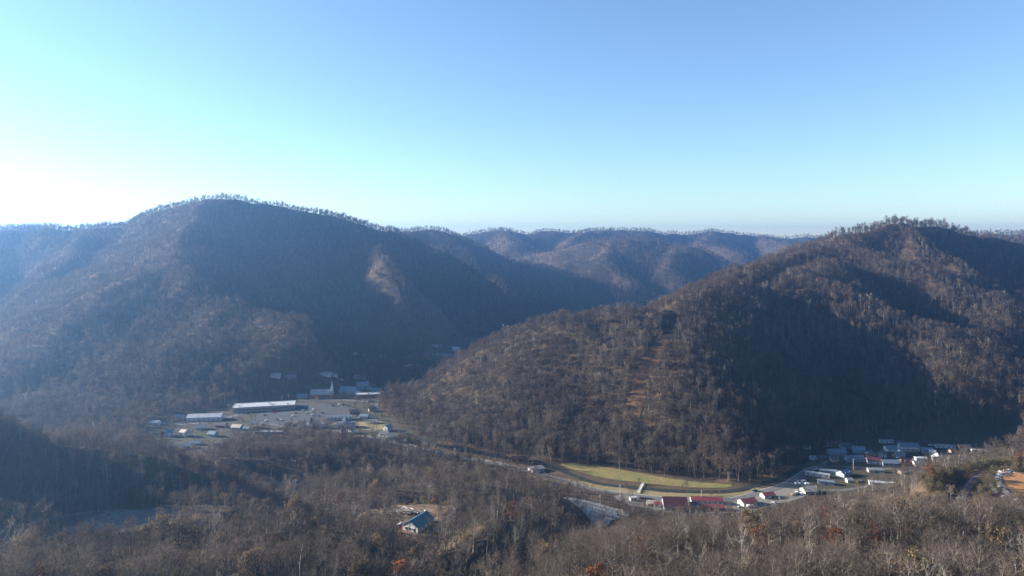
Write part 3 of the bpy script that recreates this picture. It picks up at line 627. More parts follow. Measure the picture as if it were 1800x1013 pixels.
# ------------------------------------------------------------------ vehicles
def car_meshes(L=4.6, Wd=1.85, cab=(-.28, .22), hb=.95, ht=1.5, pickup=False):
    prof = [(-.5, .38), (-.5, .78), (-.47, .9), (cab[0]-.08, hb), (cab[0]+.05, ht), (cab[1]-.08, ht), (cab[1]+.08, hb), (.46, .82), (.5, .62), (.5, .36)]
    v = []; n = len(prof)
    for s, sh in ((-1, 1), (1, 1)):
        for (x, z) in prof: v.append((x*L, s*Wd/2*(.80 if z > hb+.05 else 1.0), z))
    f = [tuple(range(n)), tuple(range(2*n-1, n-1, -1))]+[(i, i+n, (i+1) % n+n, (i+1) % n) for i in range(n)]
    g = []; gf = []
    hw = Wd/2; top = ht-.1; bot = hb+.06
    xs0, xs1 = cab[0]*L, cab[1]*L
    for s in (-1, 1):
        k = len(g); g += [(xs0-.05*L, s*(hw*.985), bot), (xs1+.06*L, s*(hw*.985), bot), (xs1-.085*L, s*(hw*.83), top), (xs0+.05*L, s*(hw*.83), top)]; gf.append((k, k+1, k+2, k+3))
    for xb, xt in ((xs0-.077*L, xs0+.046*L), (xs1+.077*L, xs1-.076*L)):
        sg = -1 if xb < 0 else 1; k = len(g)
        g += [(xb+.015*sg, -hw*.86, bot), (xb+.015*sg, hw*.86, bot), (xt+.03*sg, hw*.72, top), (xt+.03*sg, -hw*.72, top)]; gf.append((k, k+1, k+2, k+3))
    return v, f, g, gf
CARCOL = {'white': (.72,.72,.72), 'silver': (.42,.43,.44), 'dark': (.025,.027,.032), 'red': (.33,.03,.03), 'blue': (.05,.09,.22), 'tan': (.36,.31,.23)}
cv, cf, cg, cgf = car_meshes(); pv, pf, pg, pgf = car_meshes(5.4, 2.0, (-.05, .24), 1.05, 1.8)
CB = {c: (mesh('body', cv, cf, paint('car_'+c, col, .3, .05)), mesh('body', pv, pf, paint('car_'+c, col, .3, .05))) for c, col in CARCOL.items()}
CG = (mesh('window_glass', cg, cgf, GLASS), mesh('window_glass', pg, pgf, GLASS))
_a = [(math.cos(t)*.33, math.sin(t)*.33) for t in np.linspace(0, 2*math.pi, 11)[:-1]]
WH = mesh('wheel', [(x, -.1, z) for x, z in _a]+[(x, .1, z) for x, z in _a], [tuple(range(10)), tuple(range(19, 9, -1))]+[(i, i+10, (i+1) % 10+10, (i+1) % 10) for i in range(10)], paint('tyre', (.02,.02,.02), .9))
def car(label, col, x, y, rz, z=None, truck=False, group=None, wheels=True):
    zz = float(gz(x, y)) if z is None else z
    e = empty('pickup_truck' if truck else 'car', (x, y, zz+.22), rz); tag(e, label, 'truck' if truck else 'car', group)
    b = obj('body', CB[col][int(truck)], e); obj('window_glass', CG[int(truck)], b)
    if wheels:
        for sx in (-.31, .31):
            for sy in (-.84, .84): obj('wheel', WH, e, (sx*(5.4 if truck else 4.6), sy*(1.09 if truck else 1), .33))
    return e
rg = random.Random(11)
arc = resample(w([(1800,822),(1772,826),(1757,833),(1754,846),(1760,857),(1768,867),(1780,875),(1800,882)], 40), .5)
acc = 0; kk = 0; T_ = np.gradient(arc, axis=0)
for row in range(2):
    last = None
    for p, t in zip(arc, T_):
        t = t/np.linalg.norm(t); nn = np.array([-t[1], t[0]]); q_ = p+nn*(row*6.0)*(-1)
        if last is not None and np.linalg.norm(q_-last) < 2.9: continue
        last = q_; c = rg.choice(['white', 'white', 'white', 'silver', 'silver', 'dark', 'dark', 'blue', 'red', 'tan'])
        car(f'{c} scrapped car in the curved row around the orange dirt yard', c, q_[0], q_[1], math.atan2(nn[1], nn[0])+rg.gauss(0, .12), group=f'{c} cars around the orange dirt yard')
for k in range(26):   # parking lot of the far town
    u = rg.uniform(462, 612); v = rg.uniform(712, 742); x, y, _ = at(u, v); c = rg.choice(['white', 'white', 'silver', 'dark', 'blue', 'red', 'tan'])
    car(f'{c} car in the shaded parking lot by the shopping building', c, x, y, .25+rg.choice([0, math.pi])+rg.gauss(0, .05), group=f'{c} cars in the far parking lot', wheels=False, z=float(gz(x, y))+.2)
for k in range(11):
    u = rg.uniform(1358, 1420); v = 884-(u-1358)*.36+rg.uniform(-6, 3); x, y, _ = at(u, v); c = rg.choice(['white', 'white', 'silver', 'tan', 'dark'])
    car(f'{c} parked vehicle on the sunlit gravel between the red garages and the shade', c, x, y, rg.uniform(0, 3.1), group=f'{c} vehicles by the red garages')
for k in range(7):
    x, y, _ = at(1398+k*3.6+rg.random(), 848+rg.uniform(-3, 4)); c = rg.choice(['white', 'silver', 'silver'])
    car(f'{c} car parked in the shade left of the front trailers', c, x, y, rg.uniform(0, 3), group=f'{c} cars left of the front trailers')
for i, (u, v, c, t, lb) in enumerate([(1327,864,'dark',True,'dark pickup truck on the road above the red-roofed garage'), (1523,810,'white',False,'white car beside the long blue-grey shaded house'), (1578,806,'white',False,'white car in front of the blue gable-fronted house'), (1572,800,'dark',False,'dark car behind the long blue roof'), (1622,790,'silver',False,'silver car right of the big white house'), (1658,833,'white',False,'white car on the street at the right of the shaded houses'), (1637,784,'white',True,'white truck in the back row of shaded houses'), (1436,826,'silver',True,'silver truck behind the front left trailer'), (1515,848,'blue',False,'blue car by the tan tree'), (1302,893,'silver',False,'silver car before the white tank')]):
    x, y, _ = at(u, v); car(lb, c, x, y, rg.uniform(-.5, .5), truck=t)
for i in range(5):
    x, y, _ = at(1126+i*4.6, 877+i*.5); car(f'dark vehicle in the row of five on the gravel yard', 'dark', x, y, 1.3, group='row of dark vehicles on the gravel yard')
x, y, _ = at(705, 923, 33); car('white pickup truck parked left of the blue-roofed house', 'white', x, y, .4, truck=True)
x, y, _ = at(712, 929, 33); car('red car parked between the white truck and the blue-roofed house', 'red', x, y, .7)
# white tank on its saddles
x, y, _ = at(1319, 893); e = empty('tank', (x, y, float(gz(x, y)))); e.rotation_euler[2] = -.15; tag(e, 'white cylindrical tank lying in front of the red-roofed garage', 'tank')
v_ = []; f_ = []; sec = [(-3.2, .55), (-3.0, 1.0), (-2.6, 1.2), (2.6, 1.2), (3.0, 1.0), (3.2, .55)]
for xx, r in sec:
    for t in np.linspace(0, 2*math.pi, 17)[:-1]: v_.append((xx, r*math.cos(t), 1.7+r*math.sin(t)))
for i in range(5):
    for k in range(16): f_.append((i*16+k, i*16+(k+1) % 16, (i+1)*16+(k+1) % 16, (i+1)*16+k))
f_ += [tuple(range(15, -1, -1)), tuple(range(80, 96))]
obj('shell', mesh('shell', v_, f_, M['white'], True), e)
for xx in (-1.8, 1.8): obj('saddle', boxes('saddle', [(xx-.2, xx+.2, -1, 1, -.3, .9)], M['grey']), e)
# footbridge over the creek
a_ = np.array(at(1131, 851)); b_ = np.array(at(1122, 868)); mid = (a_+b_)/2; L_ = float(np.linalg.norm((b_-a_)[:2])); e = empty('footbridge', (mid[0], mid[1], 1.0), math.atan2((b_-a_)[1], (b_-a_)[0])); tag(e, 'pale narrow footbridge crossing the creek to the hay field', 'bridge')
for k in range(int(L_/.5)): obj('plank', boxes('plank', [(-L_/2+k*.5, -L_/2+k*.5+.44, -1.0, 1.0, 0, .08)], tube_mats[3]) if k == 0 else bpy.data.meshes['plank'], e, (k*.5 if k else 0, 0, 0))
for s in (-1, 1):
    obj('handrail', boxes('handrail', [(-L_/2, L_/2, s*1.08-.06, s*1.08+.06, 1.05, 1.17)], TRIM), e)
    for k in range(8): obj('post', boxes('post', [(-L_/2+L_*k/7-.06, -L_/2+L_*k/7+.06, s*1.08-.05, s*1.08+.05, -1.6, 1.05)], TRIM), e)
# white fence ring and poles
cx_, cy_, _ = at(1664, 826); e = empty('fence', (cx_, cy_, float(gz(cx_, cy_)))); tag(e, 'white oval rail fence among the shaded houses', 'fence')
ang = np.linspace(0, 2*math.pi, 15)
for k in range(14):
    p0 = np.array([6*math.cos(ang[k]), 4.5*math.sin(ang[k])]); p1 = np.array([6*math.cos(ang[k+1]), 4.5*math.sin(ang[k+1])]); d_ = p1-p0
    obj('post', boxes('post', [(p0[0]-.1, p0[0]+.1, p0[1]-.1, p0[1]+.1, -.3, 1.5)], TRIM), e)
    o = obj('fence_rail', boxes('fence_rail', [(0, float(np.linalg.norm(d_)), -.06, .06, .7, 1.35)], TRIM), e, (p0[0], p0[1], 0), math.atan2(d_[1], d_[0]))
def pole(u, v, label, z=0.0, hgt=11):
    x, y, _ = at(u, v, z); e = empty('utility_pole', (x, y, float(gz(x, y))), .5); tag(e, label, 'pole')
    o = obj('pole', boxes('pole', [(-.15, .15, -.15, .15, -.5, hgt)], tube_mats[1]), e)
    obj('crossarm', boxes('crossarm', [(-1.2, 1.2, -.24, -.16, hgt-.9, hgt-.72)], tube_mats[2]), e)
    for xx in (-1, 0, 1): obj('insulator', boxes('insulator', [(xx-.06, xx+.06, -.24, -.14, hgt-.72, hgt-.5)], TRIM), e)
for u, v, lb in [(1233, 884, 'utility pole behind the long red roofs'), (1055, 905, 'utility pole at the back edge of the pale gravel lot'), (1500, 826, 'utility pole on the street by the long blue-grey house'), (1640, 834, 'utility pole at the right end of the shaded street'), (1090, 874, 'utility pole left of the gravel yard'), (800, 806, 'utility pole by the road left of the grey shed')]: pole(u, v, lb)
# ------------------------------------------------------------------ trees worth a name: (name, label, form, column, row of the foot, height of the ground, scale, turn)
SOLO = [
 ('sycamore_tree', 'big forked white-barked sycamore at the bottom edge, right', 12, 1663, 1030, 80, 1.0, .3),
 ('sycamore_tree', 'slender pale-barked tree in the wood below the maroon barn', 12, 1166, 1022, 75, .85, 1.7),
 ('sycamore_tree', 'pale thin tree beside the rust trees at the far right edge', 12, 1716, 1008, 80, .9, 2.6),
 ('oak_tree', 'large spreading bare oak rising before the shaded trailers', 0, 1465, 958, 78, 1.4, .9),
 ('oak_tree', 'broad oak still holding dry tan leaves, lower right', 10, 1512, 968, 79, 1.05, .2),
 ('oak_tree', 'tan-leaved oak at the right end of the near wood', 10, 1655, 948, 79, .8, 1.2),
 ('sycamore_tree', 'pale slender trunks on the dark slope below the blue-roofed house', 12, 742, 992, 55, .75, .8),
 ('beech_tree', 'small rust-orange leaved tree in the lower left wood', 11, 486, 985, 66, .7, .4),
 ('cedar_tree', 'bushy dark green cedar right of the blue-roofed house', 13, 781, 922, 33, .62, .2),
 ('cedar_tree', 'tiny dark cedar behind the log heap', 13, 703, 886, 33, .35, .9),
 ('pine_tree', 'dark green pine standing above the road, left of the grey shed', 13, 803, 822, 4, 1.05, 1.3),
 ('pine_tree', 'bluish green pine on the knoll left of the creamy thicket', 13, 607, 842, 15, .95, .6),
 ('pine_tree', 'yellow-green pine in the far town below the parking lot', 13, 548, 752, 0, 1.05, 2.2),
 ('sycamore_tree', 'tallest pale tree at the foot of the right mountain, left part', 12, 884, 806, 3, .95, .1),
 ('sycamore_tree', 'second pale tree at the foot of the right mountain, beside the tallest', 12, 893, 808, 3, .8, 2.1),
 ('oak_tree', 'tan sunlit tree rising out of the shaded hollow before the trailers', 10, 1509, 866, 0, .72, 1.0),
 ('sycamore_tree', 'pale straight tree on the brushy hill left of the railway', 12, 1671, 880, 30, .62, 1.9),
 ('cedar_tree', 'dark cedar beside the white two-storey house, left of town', 13, 286, 772, 0, .75, 1.1),
 ('beech_tree', 'rust-orange tree on the knoll in the middle of the valley', 11, 535, 810, 18, .85, 1.4),
]
# ------------------------------------------------------------------ trees
def bark_mat(name, cols, rough=0.9, thin=0.0):
    """bark and twigs: colour differs from tree to tree"""
    cols = [tuple(x*BARK_TONE for x in c) for c in cols]
    m = bpy.data.materials.new(name); m.use_nodes = True; n = m.node_tree.nodes; l = m.node_tree.links
    b = n['Principled BSDF']; b.inputs['Roughness'].default_value = rough; b.inputs['Specular IOR Level'].default_value = 0.12
    oi = n.new('ShaderNodeObjectInfo'); r = n.new('ShaderNodeValToRGB'); e = r.color_ramp.elements
    e[0].position = 0; e[0].color = (*cols[0], 1); e[1].position = 1; e[1].color = (*cols[-1], 1)
    for k, c in enumerate(cols[1:-1]):
        x = e.new((k+1)/(len(cols)-1)); x.color = (*c, 1)
    l.new(oi.outputs['Random'], r.inputs[0])
    g = n.new('ShaderNodeNewGeometry'); nz = n.new('ShaderNodeTexNoise'); nz.inputs['Scale'].default_value = 0.012; nz.inputs['Detail'].default_value = 3
    l.new(g.outputs['Position'], nz.inputs['Vector'])
    mp = n.new('ShaderNodeMapRange'); mp.inputs[1].default_value = .3; mp.inputs[2].default_value = .7; mp.inputs[3].default_value = .72; mp.inputs[4].default_value = 1.25
    l.new(nz.outputs['Fac'], mp.inputs[0])
    v = n.new('ShaderNodeVectorMath'); v.operation = 'SCALE'; l.new(r.outputs[0], v.inputs[0]); l.new(mp.outputs[0], v.inputs['Scale'])
    l.new(v.outputs[0], b.inputs['Base Color'])
    if thin:      # fine twigs stand for many round ones: some light comes through the spray
        tr = n.new('ShaderNodeBsdfTranslucent'); l.new(v.outputs[0], tr.inputs[0]); ms = n.new('ShaderNodeMixShader'); ms.inputs[0].default_value = thin
        l.new(b.outputs[0], ms.inputs[1]); l.new(tr.outputs[0], ms.inputs[2]); l.new(ms.outputs[0], n['Material Output'].inputs['Surface'])
    _mats[name] = m; return m
BARK = bark_mat('bark', [(.17,.14,.115), (.27,.235,.20), (.10,.083,.07), (.38,.345,.30), (.14,.115,.095), (.30,.265,.225)])
TWIG = bark_mat('twigs', [(.125,.094,.074), (.170,.132,.104), (.075,.060,.050), (.215,.175,.140), (.130,.092,.072), (.092,.074,.062), (.180,.140,.106)], thin=.4)
PALE = bark_mat('pale_bark', [(.46,.42,.36), (.38,.35,.31)])
PALETWIG = bark_mat('pale_twigs', [(.36,.31,.25), (.30,.26,.21)], thin=.4)
LEAF_TAN = bark_mat('dry_tan_leaves', [(.24,.18,.10), (.20,.15,.085)], thin=.4)
LEAF_RUST = bark_mat('dry_rust_leaves', [(.30,.115,.045), (.22,.10,.045)], thin=.4)
NEEDLE = bark_mat('evergreen_needles', [(.035,.055,.025), (.055,.075,.03), (.03,.05,.03)])
BRUSH = bark_mat('brush_twigs', [(.22,.17,.10), (.17,.14,.08), (.26,.21,.13), (.15,.15,.06)], thin=.4)
class MB:
    def __init__(s): s.v = []; s.f = []; s.m = []
    def tube(s, p, r, n=4, mi=0):
        """tapered tube through points p with radii r"""
        base = len(s.v); p = [np.asarray(a, float) for a in p]
        for i, a in enumerate(p):
            d = (p[min(i+1, len(p)-1)]-p[max(i-1, 0)]); d = d/(np.linalg.norm(d)+1e-9)
            u = np.cross(d, (0.31, 0.95, 0.11) if abs(d[2]) > .8 else (0, 0, 1)); u /= np.linalg.norm(u)+1e-9; w = np.cross(d, u)
            for k in range(n):
                t = 2*math.pi*k/n; s.v.append(a+r[i]*(math.cos(t)*u+math.sin(t)*w))
        for i in range(len(p)-1):
            for k in range(n):
                a = base+i*n+k; b = base+i*n+(k+1) % n
                s.f.append((a, b, b+n, a+n)); s.m.append(mi)
    def sliver(s, a, d, w, rng, mi=0):
        sd = np.cross(d, rng.randn(3)); sd = sd/(np.linalg.norm(sd)+1e-9)*w*.5
        k = len(s.v); s.v += [a-sd, a+sd, a+d]; s.f.append((k, k+1, k+2)); s.m.append(mi)
    def leaf(s, a, sz, rng, mi=0):
        x = rng.randn(3); x /= np.linalg.norm(x); y = np.cross(x, rng.randn(3)); y /= np.linalg.norm(y)+1e-9
        k = len(s.v); s.v += [a-x*sz, a-y*sz*.7, a+x*sz, a+y*sz*.7]; s.f.append((k, k+1, k+2, k+3)); s.m.append(mi)
    def me(s, name, mats):
        me = mesh(name, s.v, s.f, mats)
        me.polygons.foreach_set('material_index', s.m); me.update(); return me
def grow(seed, H, spread, limbs, start, up, subs, tw, tl, twid, leaves=0, lsz=.3):
    """a leafless broadleaf tree: (trunk builder, crown builder); heights in metres"""
    g = np.random.RandomState(seed); T = MB(); C = MB()
    top = H*.80; wob = g.randn(2)*.03*H
    def axis(t): return np.array([wob[0]*t*t+.2*math.sin(5*t+seed), wob[1]*t*t+.2*math.cos(4*t+seed), top*t])
    r0 = .0165*H
    T.tube([np.array([0, 0, -1.2])]+[axis(t) for t in (.03,.2,.4,.6,.8,1)], [r0*1.35, r0*1.15, r0*.92, r0*.75, r0*.55, r0*.33, r0*.12], 6)
    for i in range(limbs):
        t = start+(1-start)*((i+.5*g.rand())/limbs)**.85; a = axis(t); th = 2.4*i+g.rand()*1.2
        L = spread*H*(.55+.45*math.sin(math.pi*min(1, (t-start)/(1-start)*.8+.2)))*(.75+.5*g.rand())
        inc = up+.45*(t-start)/(1-start)+.2*g.randn()*.5
        d0 = np.array([math.cos(th)*math.cos(inc), math.sin(th)*math.cos(inc), math.sin(inc)])
        p = [a]; d = d0.copy()
        for k in range(3):
            p.append(p[-1]+d*L/3); d = d+np.array([0, 0, .22])+g.randn(3)*.13; d /= np.linalg.norm(d)
        rl = r0*.42*(1-.5*t)
        C.tube(p, [rl, rl*.75, rl*.5, rl*.2], 4)
        for j in range(subs):
            s = .3+.7*(j+g.rand()*.8)/subs; k = min(2, int(s*3)); b = p[k]+(p[k+1]-p[k])*(s*3-k)
            sd = d0*.5+g.randn(3)*.75+np.array([0, 0, .55]); sd /= np.linalg.norm(sd)
            SL = L*.42*(.6+.7*g.rand()); e = b+sd*SL; mid = b+sd*SL*.5+g.randn(3)*.06*SL
            C.tube([b, mid, e], [rl*.36, rl*.24, rl*.08], 3)
            for q in range(tw):
                w = .25+.75*g.rand(); o = b+(e-b)*w
                td = sd*.6+g.randn(3)*.62+np.array([0, 0, .42]); td /= np.linalg.norm(td)
                C.sliver(o, td*tl*(.55+.8*g.rand()), twid*(.7+.6*g.rand()), g, 1)
                if leaves and g.rand() < leaves:
                    for z in range(3): C.leaf(o+td*tl*g.rand()+g.randn(3)*.25, lsz*(.7+.6*g.rand()), g, 2)
    return T, C
KINDS_ = {   # H, spread, limbs, start, up, subs, twigs, twig length, twig width
 'oak':    [(s, 15+1.2*k, .36, 12, .34, .42, 5, 8, 2.0, .075) for k, s in enumerate((3, 11, 23))],
 'poplar': [(s, 17+1.2*k, .24, 13, .42, .62, 5, 7, 1.8, .068) for k, s in enumerate((5, 17, 29))],
 'young':  [(s, 11+1.5*k, .26, 9, .30, .70, 4, 8, 1.7, .075) for k, s in enumerate((7, 19))],
}
PROTO = []
for kind, lst in KINDS_.items():
    for a in lst: PROTO.append((kind, a[1], grow(*a)))
def joined(T, C, name, mats, wide=1.0):
    m = MB(); m.v = list(T.v)+list(C.v); k = len(T.v)
    m.f = list(T.f)+[tuple(i+k for i in f) for f in C.f]; m.m = list(T.m)+list(C.m); return m.me(name, mats)
# --- where trees may stand
rng = np.random.RandomState(42)
pts = []
def scatter(y0, y1, sp, half=.80):
    w = half*y1+40; R = math.hypot(w, y1); g = np.arange(-R, R, sp); a, b = np.meshgrid(g, g); t = .41
    p = np.stack([(a*math.cos(t)-b*math.sin(t)).ravel(), (a*math.sin(t)+b*math.cos(t)).ravel()], -1); p += (rng.rand(*p.shape)-.5)*sp*1.2
    return p[(p[:, 1] >= y0) & (p[:, 1] < y1) & (np.abs(p[:, 0]) < half*p[:, 1]+40)]
bands = [(215, 420, 7.2), (420, 760, 6.8), (760, 1250, 6.4), (1250, 2100, 7.0), (2100, 2750, 10), (2750, 4600, 15), (4600, 5200, 20)]
P = np.concatenate([scatter(*b) for b in bands])
U_ = scatter(225, 430, 6.0); NU = len(U_)
B_ = scatter(470, 680, 3.6); B_ = B_[np.any([inpoly(B_[:, 0], B_[:, 1], z_) for z_ in BRUSH_ZONES], axis=0)]; P = np.concatenate([P, B_, U_]); under = np.zeros(len(P), bool); under[-NU:] = True   # brush grows closer
PX, PY = P[:, 0], P[:, 1]; PZ = gz(PX, PY)
# drop what lies deep behind a hill (margin keeps it right from a step to the side)
va = np.linspace(-.86, .86, 420); vy = 160*(5300/160)**(np.arange(520)/519.)
VX = va[None, :]*vy[:, None]; VZ = gz(VX, np.repeat(vy[:, None], 420, 1))
run = np.maximum.accumulate((VZ-CAM_Z)/vy[:, None], 0)
ii = np.clip(np.searchsorted(vy, PY*0.985)-1, 0, 519); jj = np.clip(np.round((PX/PY-va[0])/(va[1]-va[0])).astype(int), 0, 419)
keep = (PZ+24-CAM_Z)/PY > run[ii, jj]-.012
keep &= (CAM_Z-PZ-24)/PY < (1040-HZ)/F
dens = np.ones(len(P))
for poly, pr in TREE_ZONES: dens = np.where(inpoly(PX, PY, poly), np.minimum(dens, pr), dens)
for line, half in TREE_LINES: dens = np.where(linedist(PX, PY, line) < half, 0, dens)
for (bx, by, br) in FOOT: dens = np.where(np.hypot(PX-bx, PY-by) < br, 0, dens)
keep &= rng.rand(len(P)) < dens
P = P[keep]; under = under[keep]; PX, PY = P[:, 0], P[:, 1]; PZ = gz(PX, PY); N = len(P)
patch = fbm(PX, PY, 120, 2)
kindr = rng.rand(N)+patch*.8
brushy = np.zeros(N, bool)
for poly in BRUSH_ZONES: brushy |= inpoly(PX, PY, poly)
pid = np.where(kindr < .45, rng.randint(0, 3, N), np.where(kindr < .85, rng.randint(3, 6, N), rng.randint(6, 8, N)))
sc = np.clip(.95+.17*rng.randn(N)+.3*fbm(PX+31, PY, 200, 2), .5, 1.28)
for poly, f_ in LOW_ZONES: sc = np.where(inpoly(PX, PY, poly), sc*f_, sc)
sc = np.where(PY > 2600, sc*1.15, sc); sc = np.where(PY < 430, sc*1.18, sc); sc = np.where((PY > 760) & (PY < 2600), sc*.92, sc)
pid = np.where(brushy, 8+rng.randint(0, 2, N), pid); sc = np.where(brushy, sc*(.7+.5*rng.rand(N)), sc)
spec = rng.rand(N); pid = np.where((spec < .004) & ~brushy, 10, pid); pid = np.where((spec > .006) & (spec < .009) & (PY < 1300), 11, pid)
pid = np.where((spec > .9955) & (PY < 1500), 12, pid)
near = PY < 430; pid = np.where(near & (spec > .02) & (spec < .045) & ~brushy, 10, pid); pid = np.where(near & (spec > .05) & (spec < .062) & ~brushy, 11, pid); pid = np.where(near & (spec > .07) & (spec < .078) & ~brushy, 12, pid)
pid = np.where(under, 8+rng.randint(0, 2, N), pid); sc = np.where(under, .25+.35*rng.rand(N), sc)
# brush, tan-leaved oak, rust-leaved beech, pale sycamore, evergreen
BR = [grow(s, 6.5+k, .42, 9, .12, .75, 5, 9, 1.5, .085) for k, s in enumerate((31, 37))]
TAN = grow(41, 16, .33, 12, .28, .42, 5, 8, 1.8, .08, leaves=.55, lsz=.34)
RUST = grow(43, 13, .32, 12, .22, .42, 5, 8, 1.6, .08, leaves=.7, lsz=.32)
SYC = grow(47, 21, .30, 9, .34, .62, 5, 6, 1.9, .075)
def evergreen(seed, H, R):
    g = np.random.RandomState(seed); T = MB(); C = MB()
    T.tube([(0, 0, -1), (0, 0, H*.5), (.1, 0, H*.97)], [.022*H, .014*H, .004*H], 6)
    for k in range(46):
        t = .10+.88*(k/46); r = R*(1-t)**.8*(.75+.5*g.rand())+.25; th = 2.4*k+g.rand(); a = np.array([0, 0, H*t])
        e = a+np.array([math.cos(th)*r, math.sin(th)*r, -.06*r+.25*g.randn()*.5]); C.tube([a, e], [.05, .015], 3, 0)
        for q in range(26):
            w = g.rand()**.6; o = a+(e-a)*w+g.randn(3)*.22
            d = (e-a)/(np.linalg.norm(e-a)+1e-6)+g.randn(3)*.7; C.sliver(o, d*.75, .34, g, 1)
    return T, C
EVG = evergreen(53, 12, 3.0)
MATS = {'bare': [BARK, TWIG], 'brush': [BRUSH, BRUSH], 'tan': [BARK, TWIG, LEAF_TAN], 'rust': [BARK, TWIG, LEAF_RUST], 'syc': [PALE, PALETWIG], 'evg': [BARK, NEEDLE]}
SPEC = [(p[2], p[1], 'bare') for p in PROTO]+[(b, 7, 'brush') for b in BR]+[(TAN, 16, 'tan'), (RUST, 13, 'rust'), (SYC, 21, 'syc'), (EVG, 12, 'evg')]
FAR = []
for kind, lst in KINDS_.items():
    for a in lst: FAR.append((grow(*a[:7], a[7]+3, a[8], a[9]*1.3), a[1], 'bare'))
N_OWN = len(SPEC); SPEC += FAR      # distant trees carry a fuller spray of twigs
pid = np.where((PY > 620) & (pid < 8), pid+N_OWN, pid)
protos = []
for k, (tc, h, mk) in enumerate(SPEC):
    protos.append(bpy.data.objects.new('tree_form', joined(tc[0], tc[1], 'tree_form', MATS[mk])))
parts = [(tc[0].me('trunk', [MATS[mk][0]]), tc[1].me('crown', MATS[mk])) for (tc, h, mk) in SPEC]
rot = np.zeros((N, 3)); rot[:, 2] = rng.rand(N)*6.283; rot[:, :2] = rng.randn(N, 2)*.05
Hs = np.array([s[1] for s in SPEC])[pid]*sc
# --- the 300 trees that show largest stand as trees of their own
su = CU+F*PX/PY; sv = HZ+F*(CAM_Z-PZ)/PY; top = HZ+F*(CAM_Z-PZ-Hs)/PY
sz = np.where((su > -15) & (su < 1815) & (top < 985) & (sv > 700) & ((pid < 8) | (pid >= N_OWN)), Hs/PY, 0)
order = np.argsort(-sz)[:300]; own = np.zeros(N, bool); own[order] = True
own |= (PY < 430) & (pid >= 10) & (su > 0) & (su < 1800)
def tree(name, label, k, loc, rz, s, group=None):
    e = empty(name, loc, rz); e.scale = (s, s, s); tag(e, label, 'tree', group)
    obj('trunk', parts[k][0], e); obj('crown', parts[k][1], e); return e
def zone(u, v):
    if u < 520: return ('bare grey-brown tree in the wood below the frosty field, lower left', 'trees of the lower left wood')
    if u < 985: return ('bare tree on the dark wooded slope in front of the blue-roofed house', 'trees of the bottom centre wood')
    if u < 1330: return ('bare brown tree in the near wood below the red-roofed buildings', 'trees of the wood below the red roofs')
    return ('bare tan-grey tree in the near wood below the shaded houses, lower right', 'trees of the lower right wood')
def clean(u):
    return 'left' if u < 600 else ('centre' if u < 1150 else 'right')
for i in np.where(own)[0]:
    k = int(pid[i]); loc = (PX[i], PY[i], PZ[i]-.1)
    if k < 8:
        lb, gr = zone(su[i], sv[i]); o = tree('bare_tree', lb, k, loc, rot[i, 2], sc[i], gr)
    else:
        nm, d = {8: ('brush', ''), 9: ('brush', ''), 10: ('oak_tree', 'tree still holding dry tan leaves'), 11: ('beech_tree', 'tree still holding rust-orange leaves'), 12: ('sycamore_tree', 'pale-barked tree among darker bare trees'), 13: ('cedar_tree', 'evergreen')}[k]
        side = ['far left', 'left', 'centre', 'right', 'far right'][min(4, max(0, int(su[i]/360)))]
        row = 'near the bottom edge' if sv[i] > 960 else ('in the middle ground' if sv[i] > 860 else 'towards the valley')
        o = tree(nm, f'{d}, {row}, {side} of the picture', k, loc, rot[i, 2], sc[i], {10: 'tan-leaved oaks', 11: 'rust-leaved beeches', 12: 'pale sycamores'}[k]+f' {row} {side}')
# named single trees
def solo(name, label, k, u, v, z, s, rz=0.0):
    x, y, _ = at(u, v, z)
    for _ in range(6):
        zz = float(gz(x, y)); x, y, _ = at(u, v, zz)
    tree(name, label, k, (x, y, float(gz(x, y))-.1), rz, s)
for a in SOLO: solo(*a)
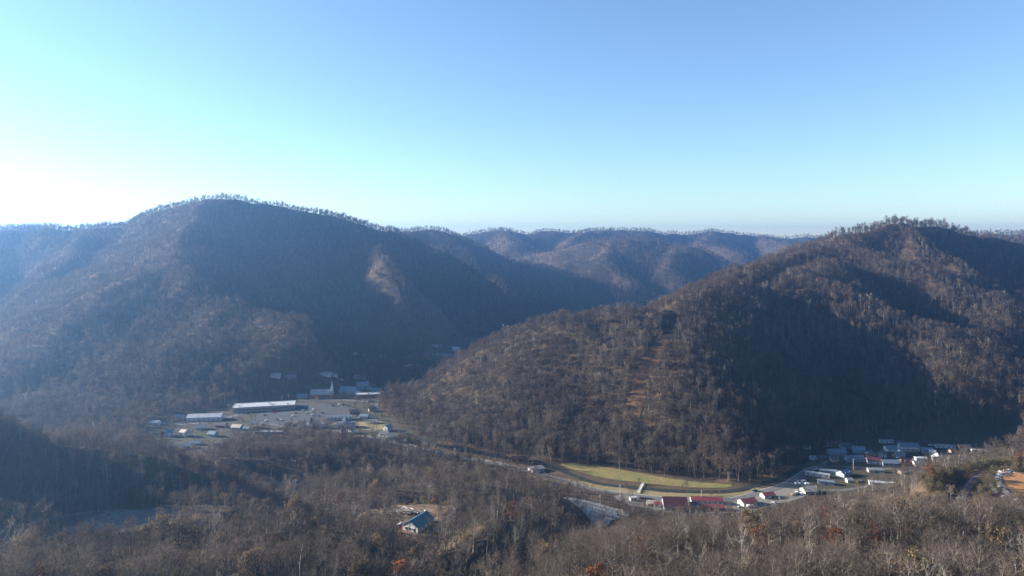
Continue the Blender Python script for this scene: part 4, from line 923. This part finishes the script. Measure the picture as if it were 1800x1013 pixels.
# --- all the other trees: one mass
def mass(name, sel, label):
    me = bpy.data.meshes.new(name); n = int(sel.sum())
    me.vertices.add(n); me.vertices.foreach_set('co', np.stack([PX[sel], PY[sel], PZ[sel]-.15], -1).astype(np.float32).ravel())
    a = me.attributes.new('form', 'INT', 'POINT'); a.data.foreach_set('value', pid[sel].astype(np.int32))
    a = me.attributes.new('turn', 'FLOAT_VECTOR', 'POINT'); a.data.foreach_set('vector', rot[sel].astype(np.float32).ravel())
    a = me.attributes.new('size', 'FLOAT', 'POINT'); a.data.foreach_set('value', sc[sel].astype(np.float32))
    o = obj(name, me); tag(o, label, 'forest', kind='stuff')
    t = bpy.data.node_groups.new(name, 'GeometryNodeTree'); n = t.nodes; l = t.links
    t.interface.new_socket('Geometry', in_out='INPUT', socket_type='NodeSocketGeometry'); t.interface.new_socket('Geometry', in_out='OUTPUT', socket_type='NodeSocketGeometry')
    gi = n.new('NodeGroupInput'); go = n.new('NodeGroupOutput'); ip = n.new('GeometryNodeInstanceOnPoints'); jn = n.new('GeometryNodeJoinGeometry')
    for p in reversed(protos):
        q = n.new('GeometryNodeObjectInfo'); q.inputs['Object'].default_value = p; q.inputs['As Instance'].default_value = True; q.transform_space = 'ORIGINAL'
        l.new(q.outputs['Geometry'], jn.inputs[0])
    def att(nm, tp):
        q = n.new('GeometryNodeInputNamedAttribute'); q.data_type = tp; q.inputs['Name'].default_value = nm; return q.outputs['Attribute']
    l.new(gi.outputs[0], ip.inputs['Points']); l.new(jn.outputs[0], ip.inputs['Instance']); ip.inputs['Pick Instance'].default_value = True
    l.new(att('form', 'INT'), ip.inputs['Instance Index']); l.new(att('size', 'FLOAT'), ip.inputs['Scale'])
    er = n.new('FunctionNodeEulerToRotation'); l.new(att('turn', 'FLOAT_VECTOR'), er.inputs[0]); l.new(er.outputs[0], ip.inputs['Rotation'])
    l.new(ip.outputs[0], go.inputs[0])
    md = o.modifiers.new('trees', 'NODES'); md.node_group = t
    return o
mass('forest', ~own, 'leafless grey-brown winter forest covering the hills and valley sides')
print('TREES', N, 'own', own.sum())

# ------------------------------------------------------------------ air
bm = bmesh.new(); bmesh.ops.create_cube(bm, size=1); hb = bpy.data.meshes.new('haze'); bm.to_mesh(hb); bm.free()
h = obj('haze', hb, loc=(0, 3200, 192)); h.scale = (13000, 7400, 386); tag(h, 'pale blue haze filling the valley air', 'haze', kind='stuff')
m = bpy.data.materials.new('air'); m.use_nodes = True; n = m.node_tree.nodes; n.clear(); out = n.new('ShaderNodeOutputMaterial'); v = n.new('ShaderNodeVolumePrincipled')
v.inputs['Color'].default_value = (*HAZE_COL, 1); v.inputs['Density'].default_value = HAZE; v.inputs['Anisotropy'].default_value = HAZE_G
m.node_tree.links.new(v.outputs[0], out.inputs['Volume']); hb.materials.append(m)
